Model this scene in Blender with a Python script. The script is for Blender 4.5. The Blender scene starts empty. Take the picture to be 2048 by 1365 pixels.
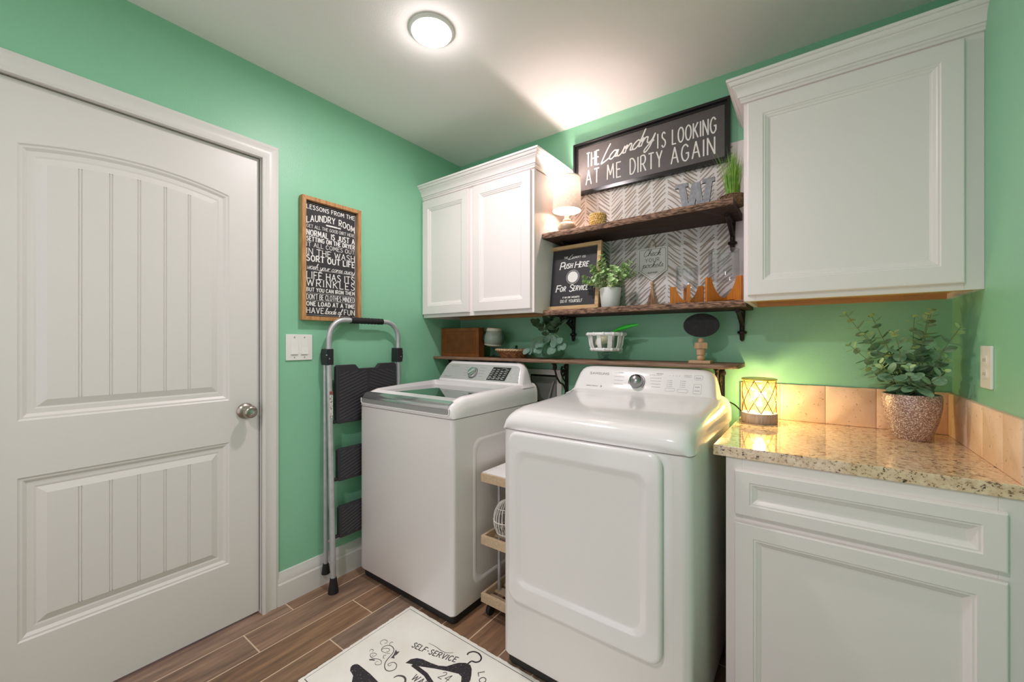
import bpy, bmesh, math, random
from mathutils import Vector, Matrix, noise
R = random.Random(7)
PI = math.pi
D = bpy.data
SC = bpy.context.scene
COL = SC.collection

# ------------------------------------------------------------ camera
cam_d = D.cameras.new('camera'); cam = D.objects.new('camera', cam_d); COL.objects.link(cam)
cam_d.sensor_width = 36.0
cam_d.lens = 812.5/2048*36.0
cam_d.shift_y = 2.5/2048
cam_d.clip_start = 0.02
cam.location = (1.975, -2.075, 1.213)
cam.rotation_euler = (PI/2, 0, math.atan(598/812.5))
SC.camera = cam

# ------------------------------------------------------------ world, light, exposure
W = D.worlds.new('world'); SC.world = W; W.use_nodes = True
W.node_tree.nodes['Background'].inputs[0].default_value = (1.0, 0.87, 0.96, 1)
W.node_tree.nodes['Background'].inputs[1].default_value = 0.9

def area_light(name, loc, size, power, color=(1, 1, 1), spread=None, rot=(0, 0, 0)):
    l = D.lights.new(name, 'AREA'); l.shape = 'DISK'; l.size = size; l.energy = power; l.color = color
    if spread: l.spread = spread
    o = D.objects.new(name, l); COL.objects.link(o); o.location = loc; o.rotation_euler = rot
    return o

def point_light(name, loc, radius, power, color):
    l = D.lights.new(name, 'POINT'); l.shadow_soft_size = radius; l.energy = power; l.color = color
    o = D.objects.new(name, l); COL.objects.link(o); o.location = loc
    return o

LX, LY = 0.775, -0.977                        # the recessed ceiling lamp seen in the photo
area_light('ceiling_lamp_light', (LX, LY, 2.402), 0.10, 7.5, (1.0, 0.88, 0.915))
point_light('ceiling_lamp_glow', (LX, LY, 2.388), 0.04, 1.1, (1.0, 0.89, 0.90))
area_light('added_fill_lamp_light', (1.45, -2.60, 2.405), 0.12, 14.0, (1.0, 0.87, 0.92))  # unseen lamp behind the camera, added to fill the room with light
point_light('table_lamp_light', (0.925, -0.155, 2.040), 0.020, 5.0, (1.0, 0.87, 0.85))
point_light('warmer_light', (1.803, -0.128, 0.990), 0.02, 2.3, (1.0, 0.81, 0.54))

vs = SC.view_settings
vs.view_transform = 'Standard'; vs.look = 'None'; vs.gamma = 1.0; vs.use_curve_mapping = False
vs.exposure = 0.52
SC.cycles.max_bounces = 10; SC.cycles.diffuse_bounces = 6; SC.cycles.transparent_max_bounces = 16
SC.cycles.caustics_refractive = False; SC.cycles.caustics_reflective = False

# ------------------------------------------------------------ materials
def s2l(c):
    return tuple(((v/255)/12.92 if v/255 <= 0.04045 else ((v/255+0.055)/1.055)**2.4) for v in c)

def pm(name, col, rough=0.5, metal=0.0, var=None, bump=None, emis=None, alpha=None, trans=0, coat=0, stretch=None, sheen=0):
    """procedural principled material. col in sRGB 0-255; var=(scale, colour2, lo, hi); bump=(scale, strength, distance)"""
    m = D.materials.new(name); m.use_nodes = True
    nt = m.node_tree; b = nt.nodes['Principled BSDF']
    b.inputs['Base Color'].default_value = (*s2l(col), 1)
    b.inputs['Roughness'].default_value = rough; b.inputs['Metallic'].default_value = metal
    b.inputs['Coat Weight'].default_value = coat
    b.inputs['Transmission Weight'].default_value = trans
    if sheen: b.inputs['Sheen Weight'].default_value = sheen
    if alpha is not None: b.inputs['Alpha'].default_value = alpha
    if emis:
        b.inputs['Emission Color'].default_value = (*emis[0], 1); b.inputs['Emission Strength'].default_value = emis[1]
    tc = nt.nodes.new('ShaderNodeTexCoord'); vec = tc.outputs['Object']
    if stretch:
        mp = nt.nodes.new('ShaderNodeMapping'); mp.inputs['Scale'].default_value = stretch
        nt.links.new(vec, mp.inputs[0]); vec = mp.outputs[0]
    if var:
        n = nt.nodes.new('ShaderNodeTexNoise'); n.inputs['Scale'].default_value = var[0]; n.inputs['Detail'].default_value = 6
        nt.links.new(vec, n.inputs['Vector'])
        r = nt.nodes.new('ShaderNodeValToRGB')
        r.color_ramp.elements[0].position = var[2]; r.color_ramp.elements[1].position = var[3]
        r.color_ramp.elements[0].color = (*s2l(col), 1); r.color_ramp.elements[1].color = (*s2l(var[1]), 1)
        nt.links.new(n.outputs['Fac'], r.inputs[0]); nt.links.new(r.outputs[0], b.inputs['Base Color'])
    if bump:
        n2 = nt.nodes.new('ShaderNodeTexNoise'); n2.inputs['Scale'].default_value = bump[0]; n2.inputs['Detail'].default_value = 3
        nt.links.new(vec, n2.inputs['Vector'])
        bp = nt.nodes.new('ShaderNodeBump'); bp.inputs['Strength'].default_value = bump[1]; bp.inputs['Distance'].default_value = bump[2]
        nt.links.new(n2.outputs['Fac'], bp.inputs['Height']); nt.links.new(bp.outputs[0], b.inputs['Normal'])
    return m

def glassy(name, tint=(235, 240, 240), rough=0.03, a=0.12):
    """thin clear glass: see-through with fresnel gloss, lets lamps shine through"""
    m = D.materials.new(name); m.use_nodes = True; nt = m.node_tree; nt.nodes.clear()
    out = nt.nodes.new('ShaderNodeOutputMaterial'); mx = nt.nodes.new('ShaderNodeMixShader')
    tr = nt.nodes.new('ShaderNodeBsdfTransparent'); tr.inputs[0].default_value = (*s2l(tint), 1)
    gl = nt.nodes.new('ShaderNodeBsdfGlossy'); gl.inputs['Roughness'].default_value = rough
    lw = nt.nodes.new('ShaderNodeLayerWeight'); lw.inputs['Blend'].default_value = 0.35
    ma = nt.nodes.new('ShaderNodeMath'); ma.operation = 'MULTIPLY_ADD'; ma.inputs[1].default_value = 0.22; ma.inputs[2].default_value = a*0.15
    nt.links.new(lw.outputs['Fresnel'], ma.inputs[0]); nt.links.new(ma.outputs[0], mx.inputs[0])
    nt.links.new(tr.outputs[0], mx.inputs[1]); nt.links.new(gl.outputs[0], mx.inputs[2]); nt.links.new(mx.outputs[0], out.inputs[0])
    return m

M = {}
M['wall'] = pm('green_wall_paint', (140, 200, 166), 0.42, bump=(190, 0.3, 0.002))
M['ceil'] = pm('ceiling_paint', (240, 235, 233), 0.8, bump=(210, 0.2, 0.002))
M['white'] = pm('white_trim_paint', (223, 220, 216), 0.38)
M['cab'] = pm('white_cabinet_paint', (240, 232, 231), 0.34)
M['enamel'] = pm('white_enamel', (238, 234, 234), 0.16, coat=0.3)
M['washer'] = pm('white_washer_enamel', (234, 229, 228), 0.28)
M['gplastic'] = pm('grey_plastic', (150, 150, 148), 0.35)
M['silver'] = pm('brushed_silver_face', (200, 200, 199), 0.42, 0.2, stretch=(2, 200, 200), var=(6, (188, 188, 187), 0.3, 0.7))
M['chrome'] = pm('chrome', (205, 205, 208), 0.12, 1.0)
M['dchrome'] = pm('dark_chrome', (158, 158, 160), 0.25, 1.0)
M['handle'] = pm('satin_chrome_handle', (196, 196, 198), 0.16, 0.85)
M['nickel'] = pm('satin_nickel', (170, 162, 152), 0.3, 1.0)
M['alu'] = pm('aluminium_tube', (200, 201, 203), 0.5, 0.65, var=(30, (184, 186, 189), 0.35, 0.7))
M['black'] = pm('black_plastic', (34, 33, 36), 0.45)
M['rubber'] = pm('black_rubber', (24, 23, 24), 0.7, bump=(60, 0.3, 0.002))
M['steppl'] = pm('charcoal_step_plastic', (47, 45, 50), 0.5)
M['ridge'] = pm('worn_step_ridge', (86, 84, 88), 0.45)
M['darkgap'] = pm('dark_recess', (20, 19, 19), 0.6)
M['glasslid'] = pm('smoked_glass_lid', (42, 44, 43), 0.03, 0.0, coat=1.0)
M['board'] = pm('sign_black_board', (44, 43, 47), 0.6, var=(40, (52, 50, 54), 0.3, 0.7))
M['bigboard'] = pm('big_sign_black_board_sheen', (84, 80, 80), 0.42, var=(220, (94, 90, 89), 0.35, 0.7))  # black board lightened, its sheen put into the base colour
M['bframe'] = pm('glossy_black_frame', (26, 25, 27), 0.22)
M['ink'] = pm('white_lettering', (238, 237, 234), 0.6)
M['cream_ink'] = pm('dark_print', (38, 36, 38), 0.7)
M['oak'] = pm('light_oak_frame', (196, 148, 96), 0.5, stretch=(30, 30, 5), var=(3, (160, 110, 64), 0.35, 0.7))
M['pine'] = pm('pale_pine', (214, 178, 132), 0.55, stretch=(4, 30, 30), var=(3, (190, 148, 100), 0.4, 0.75))
M['beech'] = pm('natural_beech', (214, 176, 142), 0.5, stretch=(40, 40, 6), var=(3, (196, 152, 116), 0.35, 0.75))
M['bamboo'] = pm('orange_bamboo', (214, 134, 52), 0.4, stretch=(50, 50, 4), var=(4, (190, 108, 36), 0.35, 0.7))
M['ply'] = pm('cabinet_underside_wood', (206, 158, 104), 0.5, stretch=(3, 30, 30), var=(3, (188, 138, 86), 0.3, 0.7))
M['walnut'] = pm('dark_live_edge_wood', (74, 46, 34), 0.62, stretch=(1.2, 14, 14), var=(5, (44, 27, 21), 0.3, 0.68), bump=(14, 0.6, 0.004))
M['bark'] = pm('live_edge_bark', (178, 138, 114), 0.75, stretch=(2, 10, 10), var=(18, (70, 46, 36), 0.35, 0.65), bump=(60, 0.9, 0.004))
M['plank'] = pm('brown_shelf_wood', (150, 118, 96), 0.6, stretch=(1.5, 18, 18), var=(6, (104, 78, 62), 0.35, 0.7), bump=(20, 0.4, 0.003))
M['iron'] = pm('dark_cast_iron', (44, 32, 28), 0.5, 0.4, bump=(80, 0.4, 0.002))
M['boxwood'] = pm('inlaid_box_wood', (150, 86, 36), 0.42, var=(20, (122, 66, 26), 0.3, 0.7))
M['boxline'] = pm('inlaid_box_dark_line', (98, 54, 24), 0.45)
M['wallpaper'] = pm('white_wallpaper', (236, 232, 230), 0.6)
M['stroke'] = pm('taupe_brush_stroke', (186, 172, 158), 0.6, var=(60, (168, 152, 138), 0.3, 0.7))
M['strokeb'] = pm('darker_brush_stroke', (158, 144, 132), 0.6, var=(60, (176, 162, 148), 0.3, 0.7))
M['galv'] = pm('galvanised_metal', (150, 152, 156), 0.45, 0.75, var=(50, (118, 120, 124), 0.3, 0.7))
M['galvedge'] = pm('letter_dark_edge', (62, 58, 56), 0.6)
M['leaf'] = pm('eucalyptus_leaf', (150, 182, 150), 0.55, var=(25, (104, 146, 114), 0.35, 0.7))
M['leafdark'] = pm('dark_leaf', (52, 78, 56), 0.5, var=(20, (74, 100, 66), 0.35, 0.7))
M['leafpale'] = pm('pale_new_leaf', (186, 214, 152), 0.55, var=(25, (160, 196, 130), 0.35, 0.7))
M['leafmint'] = pm('minty_leaf', (104, 136, 120), 0.5, var=(25, (86, 116, 98), 0.35, 0.7))
M['bushleaf'] = pm('pale_green_small_leaf', (238, 242, 204), 0.6, var=(60, (166, 190, 136), 0.35, 0.65))
M['stem'] = pm('leaf_stem', (120, 128, 84), 0.6)
M['grass'] = pm('lime_grass', (142, 190, 66), 0.5, var=(40, (92, 148, 44), 0.35, 0.7))
M['whitepot'] = pm('white_ceramic', (232, 231, 230), 0.35)
M['soil'] = pm('dark_soil', (40, 32, 28), 0.9)
M['jute'] = pm('jute', (224, 192, 160), 0.85, stretch=(60, 60, 8), var=(4, (160, 120, 88), 0.3, 0.7))
M['wicker'] = pm('brown_wicker', (172, 112, 68), 0.6, var=(70, (104, 60, 34), 0.4, 0.62), bump=(90, 0.8, 0.004))
M['twine'] = pm('twine_pot', (150, 122, 92), 0.8, var=(140, (96, 74, 52), 0.4, 0.6), bump=(140, 0.8, 0.003))
M['lampbase'] = pm('taupe_glazed_ceramic', (196, 172, 148), 0.3, var=(9, (164, 138, 114), 0.3, 0.75), coat=0.4)
M['glass'] = glassy('clear_glass')
M['glass2'] = glassy('wavy_clear_glass', (251, 251, 252), 0.1, 0.3)
M['water'] = glassy('vase_water_glass', (236, 243, 238), 0.05, 0.1)
M['cloth'] = pm('off_white_cloth', (232, 225, 210), 0.85, bump=(60, 0.4, 0.004))
M['teal'] = pm('teal_ceramic', (92, 140, 124), 0.35)
M['green'] = pm('bright_green_plastic', (48, 190, 52), 0.35)
M['bristle'] = pm('cream_bristle', (228, 224, 196), 0.8)
M['chalk'] = pm('black_chalkboard', (38, 37, 40), 0.8, var=(60, (48, 46, 50), 0.4, 0.7))
M['plate'] = pm('white_switch_plastic', (236, 234, 230), 0.32)
M['rug'] = pm('cream_rug', (250, 246, 240), 0.9, var=(7, (240, 233, 224), 0.4, 0.75), bump=(300, 0.3, 0.002))
M['rugink'] = pm('distressed_rug_print', (52, 47, 52), 0.9, var=(160, (150, 142, 140), 0.6, 0.72))
M['rugline'] = pm('rug_line_print', (88, 82, 84), 0.9)
M['wgrey'] = pm('grey_washed_wood', (180, 166, 160), 0.7, stretch=(50, 50, 5), var=(4, (146, 130, 126), 0.35, 0.7))
M['gold'] = pm('brass_lattice', (120, 96, 40), 0.3, 0.9)
M['yrim'] = pm('yellow_glass_rim', (214, 204, 96), 0.25)
M['wire'] = pm('white_coated_wire', (232, 230, 224), 0.4)
M['ltwood'] = pm('pale_cart_wood', (206, 182, 152), 0.6, stretch=(20, 4, 20), var=(5, (186, 160, 130), 0.35, 0.7))
M['bulb'] = pm('lit_bulb', (255, 245, 230), 0.5, emis=((1.0, 0.86, 0.66), 3.0))
M['warmbulb'] = pm('lit_warmer_bulb', (255, 240, 200), 0.5, emis=((1.0, 0.84, 0.5), 8.0))
M['lens'] = pm('lit_ceiling_lens', (255, 252, 248), 0.5, emis=((1.0, 0.98, 0.95), 9.0))

def shade_mat():
    m = D.materials.new('linen_lamp_shade'); m.use_nodes = True; nt = m.node_tree; nt.nodes.clear()
    out = nt.nodes.new('ShaderNodeOutputMaterial'); mx = nt.nodes.new('ShaderNodeMixShader'); mx.inputs[0].default_value = 0.04
    df = nt.nodes.new('ShaderNodeBsdfDiffuse'); tl = nt.nodes.new('ShaderNodeBsdfTranslucent')
    tc = nt.nodes.new('ShaderNodeTexCoord'); mp = nt.nodes.new('ShaderNodeMapping'); mp.inputs['Scale'].default_value = (60, 60, 420)
    n = nt.nodes.new('ShaderNodeTexNoise'); n.inputs['Scale'].default_value = 1.4; n.inputs['Detail'].default_value = 4
    r = nt.nodes.new('ShaderNodeValToRGB'); r.color_ramp.elements[0].position = 0.3; r.color_ramp.elements[1].position = 0.7
    r.color_ramp.elements[0].color = (*s2l((206, 186, 168)), 1); r.color_ramp.elements[1].color = (*s2l((236, 224, 212)), 1)
    nt.links.new(tc.outputs['Object'], mp.inputs[0]); nt.links.new(mp.outputs[0], n.inputs['Vector']); nt.links.new(n.outputs['Fac'], r.inputs[0])
    nt.links.new(r.outputs[0], df.inputs[0]); nt.links.new(r.outputs[0], tl.inputs[0])
    nt.links.new(df.outputs[0], mx.inputs[1]); nt.links.new(tl.outputs[0], mx.inputs[2]); nt.links.new(mx.outputs[0], out.inputs[0])
    return m
M['shade'] = shade_mat()

def floor_mat():
    m = pm('wood_look_tile', (128, 92, 66), 0.42)
    nt = m.node_tree; b = nt.nodes['Principled BSDF']
    tc = nt.nodes.new('ShaderNodeTexCoord'); ge = nt.nodes.new('ShaderNodeNewGeometry')
    off = nt.nodes.new('ShaderNodeVectorMath'); off.operation = 'MULTIPLY_ADD'
    off.inputs[1].default_value = (1, 1, 1)
    cmb = nt.nodes.new('ShaderNodeCombineXYZ')
    mul = nt.nodes.new('ShaderNodeMath'); mul.operation = 'MULTIPLY'; mul.inputs[1].default_value = 37.0
    nt.links.new(ge.outputs['Random Per Island'], mul.inputs[0])
    for i in range(3): nt.links.new(mul.outputs[0], cmb.inputs[i])
    nt.links.new(tc.outputs['Object'], off.inputs[0]); nt.links.new(cmb.outputs[0], off.inputs[2])
    mp = nt.nodes.new('ShaderNodeMapping'); mp.inputs['Scale'].default_value = (26, 2.2, 1); nt.links.new(off.outputs[0], mp.inputs[0])
    n = nt.nodes.new('ShaderNodeTexNoise'); n.inputs['Scale'].default_value = 1.6; n.inputs['Detail'].default_value = 8; n.inputs['Roughness'].default_value = 0.65
    nt.links.new(mp.outputs[0], n.inputs['Vector'])
    r = nt.nodes.new('ShaderNodeValToRGB'); e = r.color_ramp.elements
    e[0].position = 0.28; e[1].position = 0.72; e[0].color = (*s2l((104, 82, 68)), 1); e[1].color = (*s2l((170, 136, 110)), 1)
    k = e.new(0.5); k.color = (*s2l((140, 111, 91)), 1)
    nt.links.new(n.outputs['Fac'], r.inputs[0])
    mp2 = nt.nodes.new('ShaderNodeMapping'); mp2.inputs['Scale'].default_value = (5, 1.6, 1); nt.links.new(off.outputs[0], mp2.inputs[0])
    n2 = nt.nodes.new('ShaderNodeTexNoise'); n2.inputs['Scale'].default_value = 1.5; nt.links.new(mp2.outputs[0], n2.inputs['Vector'])
    hs = nt.nodes.new('ShaderNodeHueSaturation')
    vr = nt.nodes.new('ShaderNodeMapRange'); vr.inputs[1].default_value = 0.3; vr.inputs[2].default_value = 0.7; vr.inputs[3].default_value = 0.78; vr.inputs[4].default_value = 1.2
    nt.links.new(n2.outputs['Fac'], vr.inputs[0]); nt.links.new(vr.outputs[0], hs.inputs['Value'])
    sr = nt.nodes.new('ShaderNodeMapRange'); sr.inputs[3].default_value = 0.85; sr.inputs[4].default_value = 1.12
    nt.links.new(ge.outputs['Random Per Island'], sr.inputs[0]); nt.links.new(sr.outputs[0], hs.inputs['Saturation'])
    nt.links.new(r.outputs[0], hs.inputs['Color']); nt.links.new(hs.outputs[0], b.inputs['Base Color'])
    bp = nt.nodes.new('ShaderNodeBump'); bp.inputs['Strength'].default_value = 0.15; bp.inputs['Distance'].default_value = 0.002
    nt.links.new(n.outputs['Fac'], bp.inputs['Height']); nt.links.new(bp.outputs[0], b.inputs['Normal'])
    return m
M['floor'] = floor_mat()
M['grout'] = pm('beige_grout', (216, 192, 166), 0.85)

def granite_mat():
    m = pm('speckled_granite', (214, 184, 144), 0.09, coat=0.5)
    nt = m.node_tree; b = nt.nodes['Principled BSDF']
    tc = nt.nodes.new('ShaderNodeTexCoord')
    def nz(scale, detail, lo, hi, c0, c1):
        n = nt.nodes.new('ShaderNodeTexNoise'); n.inputs['Scale'].default_value = scale; n.inputs['Detail'].default_value = detail; n.inputs['Roughness'].default_value = 0.7
        nt.links.new(tc.outputs['Object'], n.inputs['Vector'])
        r = nt.nodes.new('ShaderNodeValToRGB'); r.color_ramp.elements[0].position = lo; r.color_ramp.elements[1].position = hi
        r.color_ramp.elements[0].color = c0; r.color_ramp.elements[1].color = c1
        nt.links.new(n.outputs['Fac'], r.inputs[0]); return r
    base = nz(55, 5, 0.35, 0.65, (*s2l((242, 218, 188)), 1), (*s2l((216, 180, 142)), 1))
    m1 = nz(110, 4, 0.56, 0.62, (0, 0, 0, 1), (1, 1, 1, 1))
    m2 = nz(56, 4, 0.60, 0.64, (0, 0, 0, 1), (1, 1, 1, 1))
    m3 = nz(36, 3, 0.64, 0.665, (0, 0, 0, 1), (1, 1, 1, 1))
    cur = base.outputs[0]
    for mm, c in ((m1, (132, 104, 78)), (m2, (70, 54, 44)), (m3, (58, 26, 26))):
        x = nt.nodes.new('ShaderNodeMix'); x.data_type = 'RGBA'; x.inputs[7].default_value = (*s2l(c), 1)
        nt.links.new(mm.outputs[0], x.inputs[0]); nt.links.new(cur, x.inputs[6]); cur = x.outputs[2]
    nt.links.new(cur, b.inputs['Base Color'])
    return m
M['granite'] = granite_mat()

def tile_mat():
    m = pm('tumbled_travertine', (244, 214, 188), 0.55, var=(9, (226, 186, 150), 0.35, 0.7))
    nt = m.node_tree; b = nt.nodes['Principled BSDF']
    tc = nt.nodes.new('ShaderNodeTexCoord')
    n = nt.nodes.new('ShaderNodeTexNoise'); n.inputs['Scale'].default_value = 75; n.inputs['Detail'].default_value = 5; n.inputs['Roughness'].default_value = 0.7
    nt.links.new(tc.outputs['Object'], n.inputs['Vector'])
    r = nt.nodes.new('ShaderNodeValToRGB'); r.color_ramp.elements[0].position = 0.30; r.color_ramp.elements[1].position = 0.38
    nt.links.new(n.outputs['Fac'], r.inputs[0])
    bp = nt.nodes.new('ShaderNodeBump'); bp.inputs['Strength'].default_value = 0.5; bp.inputs['Distance'].default_value = 0.004
    nt.links.new(r.outputs[0], bp.inputs['Height']); nt.links.new(bp.outputs[0], b.inputs['Normal'])
    mx = nt.nodes.new('ShaderNodeMix'); mx.data_type = 'RGBA'
    src = b.inputs['Base Color'].links[0].from_socket
    mx.inputs[6].default_value = (*s2l((150, 104, 66)), 1)
    nt.links.new(r.outputs[0], mx.inputs[0]); nt.links.new(src, mx.inputs[7]); nt.links.new(mx.outputs[2], b.inputs['Base Color'])
    return m
M['tile'] = tile_mat()
M['sparkle'] = pm('mosaic_glitter_pot', (138, 108, 100), 0.35, 0.15, bump=(120, 0.6, 0.003))
def _sp():
    m = M['sparkle']; nt = m.node_tree; b = nt.nodes['Principled BSDF']
    tc = nt.nodes.new('ShaderNodeTexCoord'); v = nt.nodes.new('ShaderNodeTexVoronoi'); v.inputs['Scale'].default_value = 430
    mp = nt.nodes.new('ShaderNodeMapping'); mp.inputs['Scale'].default_value = (1, 1, 1.6)
    nt.links.new(tc.outputs['Object'], mp.inputs[0]); nt.links.new(mp.outputs[0], v.inputs['Vector'])
    r = nt.nodes.new('ShaderNodeValToRGB'); r.color_ramp.interpolation = 'CONSTANT'
    e = r.color_ramp.elements; e[0].position = 0; e[0].color = (*s2l((140, 108, 100)), 1); e[1].position = 0.45; e[1].color = (*s2l((176, 142, 132)), 1)
    k = e.new(0.74); k.color = (*s2l((236, 220, 208)), 1)
    sep = nt.nodes.new('ShaderNodeSeparateColor'); nt.links.new(v.outputs['Color'], sep.inputs[0]); nt.links.new(sep.outputs[0], r.inputs[0])
    nt.links.new(r.outputs[0], b.inputs['Base Color'])
_sp()
def _yellow():
    m = D.materials.new('amber_diamond_glass'); m.use_nodes = True; nt = m.node_tree; nt.nodes.clear()
    out = nt.nodes.new('ShaderNodeOutputMaterial'); a = nt.nodes.new('ShaderNodeAddShader')
    mx = nt.nodes.new('ShaderNodeMixShader'); mx.inputs[0].default_value = 0.05
    tr = nt.nodes.new('ShaderNodeBsdfTransparent'); tr.inputs[0].default_value = (1.0, 0.93, 0.62, 1)
    tl = nt.nodes.new('ShaderNodeBsdfTranslucent'); tl.inputs[0].default_value = (1.0, 0.90, 0.60, 1)
    g = nt.nodes.new('ShaderNodeBsdfGlossy'); g.inputs['Roughness'].default_value = 0.15
    mx2 = nt.nodes.new('ShaderNodeMixShader'); mx2.inputs[0].default_value = 0.08
    nt.links.new(tr.outputs[0], mx.inputs[1]); nt.links.new(tl.outputs[0], mx.inputs[2])
    nt.links.new(mx.outputs[0], mx2.inputs[1]); nt.links.new(g.outputs[0], mx2.inputs[2]); nt.links.new(mx2.outputs[0], out.inputs[0])
    return m
M['amber'] = _yellow()
M['candle'] = pm('amber_hobnail_glass', (222, 168, 84), 0.2, emis=None, trans=0.0, coat=0.5, bump=(220, 0.9, 0.004), var=(90, (246, 214, 140), 0.45, 0.6))

# ------------------------------------------------------------ mesh helpers
def wloc(o):
    v = Vector((0, 0, 0))
    while o: v += o.location; o = o.parent
    return v

def tag(o, label=None, cat=None, group=None, kind=None):
    if label: o['label'] = label
    if cat: o['category'] = cat
    if group: o['group'] = group
    if kind: o['kind'] = kind
    return o

def thing(name, loc, label, cat, group=None):
    o = D.objects.new(name, None); COL.objects.link(o); o.location = loc; o.empty_display_size = 0.05
    return tag(o, label, cat, group)

Mx = lambda u, v, d: (d, u, v)          # surface on the left wall: u along y, v up, d out into the room
My = lambda u, v, d: (u, -d, v)         # surface on the back wall
MxR = lambda u, v, d: (2.376-d, u, v)   # surface on the right wall
Mz = lambda u, v, d: (u, v, d)          # lying on a floor
I3 = lambda x, y, z: (x, y, z)
def shift(o, f=I3):
    return lambda x, y, z: tuple(a+b for a, b in zip(f(x, y, z), o))

class MB:
    def __init__(s): s.v = []; s.f = []; s.m = []; s.cm = 0; s.j = 0
    def add(s, vs, fs, xf=None):
        n = len(s.v)
        s.v += [tuple(xf(*p)) if xf else tuple(p) for p in vs]
        for f in fs: s.f.append([i+n for i in f]); s.m.append(s.cm)
        return s
    def box(s, x0, x1, y0, y1, z0, z1, xf=None):
        vs = [(x, y, z) for z in (z0, z1) for y in (y0, y1) for x in (x0, x1)]
        return s.add(vs, [(0, 2, 3, 1), (4, 5, 7, 6), (0, 1, 5, 4), (2, 6, 7, 3), (0, 4, 6, 2), (1, 3, 7, 5)], xf)
    def loft(s, rings, xf=None, cap=True, closed=True):
        n = len(rings[0]); vs = [p for r in rings for p in r]; fs = []
        for k in range(len(rings)-1):
            for i in range(n if closed else n-1):
                j = (i+1) % n; fs.append((k*n+i, k*n+j, (k+1)*n+j, (k+1)*n+i))
        if cap:
            fs.append(tuple(range(n))[::-1]); fs.append(tuple((len(rings)-1)*n+i for i in range(n)))
        return s.add(vs, fs, xf)
    def lathe(s, prof, xf=None, n=32, cap=True):
        rings = [[(r*math.cos(2*PI*i/n), r*math.sin(2*PI*i/n), z) for i in range(n)] for r, z in prof]
        return s.loft(rings, xf, cap)
    def tube(s, pts, rad, n=10, xf=None, cap=True, flat=1.0):
        pts = [Vector(p) for p in pts]; rings = []
        up = None
        for i, p in enumerate(pts):
            t = (pts[min(i+1, len(pts)-1)]-pts[max(i-1, 0)])
            if t.length < 1e-9: t = Vector((0, 0, 1))
            t.normalize()
            if up is None:
                up = Vector((0, 0, 1)) if abs(t.z) < 0.9 else Vector((1, 0, 0))
            a = t.cross(up)
            if a.length < 1e-6: a = t.orthogonal()
            a.normalize(); b = t.cross(a).normalized(); up = -b if b.dot(up) < 0 else b
            b2 = up; a = t.cross(b2).normalized()
            r = rad[i] if isinstance(rad, (list, tuple)) else rad
            rings.append([tuple(p+a*(r*math.cos(2*PI*k/n))+b2*(r*flat*math.sin(2*PI*k/n))) for k in range(n)])
        return s.loft(rings, xf, cap)
    def prism(s, poly, d0, d1, xf=None):
        n = len(poly)
        vs = [(p[0], p[1], d0) for p in poly]+[(p[0], p[1], d1) for p in poly]
        fs = [tuple(range(n))[::-1], tuple(range(n, 2*n))]+[(i, (i+1) % n, (i+1) % n+n, i+n) for i in range(n)]
        return s.add(vs, fs, xf)
    def ribbon(s, pts, w, d0, d1, xf=None, closed=False, taper=None):
        """flat stroke of width w along 2D pts, between depths d0 and d1"""
        n = len(pts); L = []; Rr = []; s.j = (s.j+1) % 17; d1 += s.j*1.3e-5
        for i, p in enumerate(pts):
            a = pts[i-1] if (i > 0 or closed) else pts[i]; b = pts[(i+1) % n] if (i < n-1 or closed) else pts[i]
            tx, ty = b[0]-a[0], b[1]-a[1]; l = math.hypot(tx, ty) or 1e-9; tx /= l; ty /= l
            hw = w/2
            if taper: hw *= taper(i/(n-1))
            k = 1.0
            if 0 < i < n-1 or closed:
                ax, ay = p[0]-a[0], p[1]-a[1]; la = math.hypot(ax, ay) or 1e-9
                c = abs(ax*tx+ay*ty)/la; k = 1/max(c, 0.6)
            L.append((p[0]-ty*hw*k, p[1]+tx*hw*k)); Rr.append((p[0]+ty*hw*k, p[1]-tx*hw*k))
        vs = []; fs = []
        for i in range(n):
            vs += [(*L[i], d1), (*Rr[i], d1), (*L[i], d0), (*Rr[i], d0)]
        for i in range(n if closed else n-1):
            a = 4*i; b = 4*((i+1) % n)
            fs += [(a, a+1, b+1, b), (a, b, b+2, a+2), (a+1, a+3, b+3, b+1)]
        if not closed: fs += [(0, 2, 3, 1), (4*n-4, 4*n-3, 4*n-1, 4*n-2)]
        return s.add(vs, fs, xf)
    def build(s, name, mat, parent=None, smooth=40, bevel=0, seg=2, o=None):
        """o: world origin for a top-level mesh"""
        org = wloc(parent) if parent else Vector(o or (0, 0, 0))
        me = D.meshes.new(name); me.from_pydata([tuple(Vector(p)-org) for p in s.v], [], s.f)
        mats = mat if isinstance(mat, (list, tuple)) else [mat]
        for k in mats: me.materials.append(k)
        if len(mats) > 1:
            for i, p in enumerate(me.polygons): p.material_index = s.m[i]
        bm = bmesh.new(); bm.from_mesh(me); bmesh.ops.recalc_face_normals(bm, faces=bm.faces); bm.to_mesh(me); bm.free()
        if smooth:
            for p in me.polygons: p.use_smooth = True
            me.set_sharp_from_angle(angle=math.radians(smooth))
        ob = D.objects.new(name, me); COL.objects.link(ob)
        if parent: ob.parent = parent
        else: ob.location = org
        if bevel:
            md = ob.modifiers.new('bevel', 'BEVEL'); md.width = bevel; md.segments = seg; md.limit_method = 'ANGLE'; md.angle_limit = math.radians(35); md.harden_normals = True
        return ob

def rrect(x0, x1, y0, y1, r, n=5):
    pts = []
    for cx, cy, a0 in ((x1-r, y1-r, 0), (x0+r, y1-r, 90), (x0+r, y0+r, 180), (x1-r, y0+r, 270)):
        for k in range(n+1):
            a = math.radians(a0+90*k/n); pts.append((cx+r*math.cos(a), cy+r*math.sin(a)))
    return pts

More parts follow.
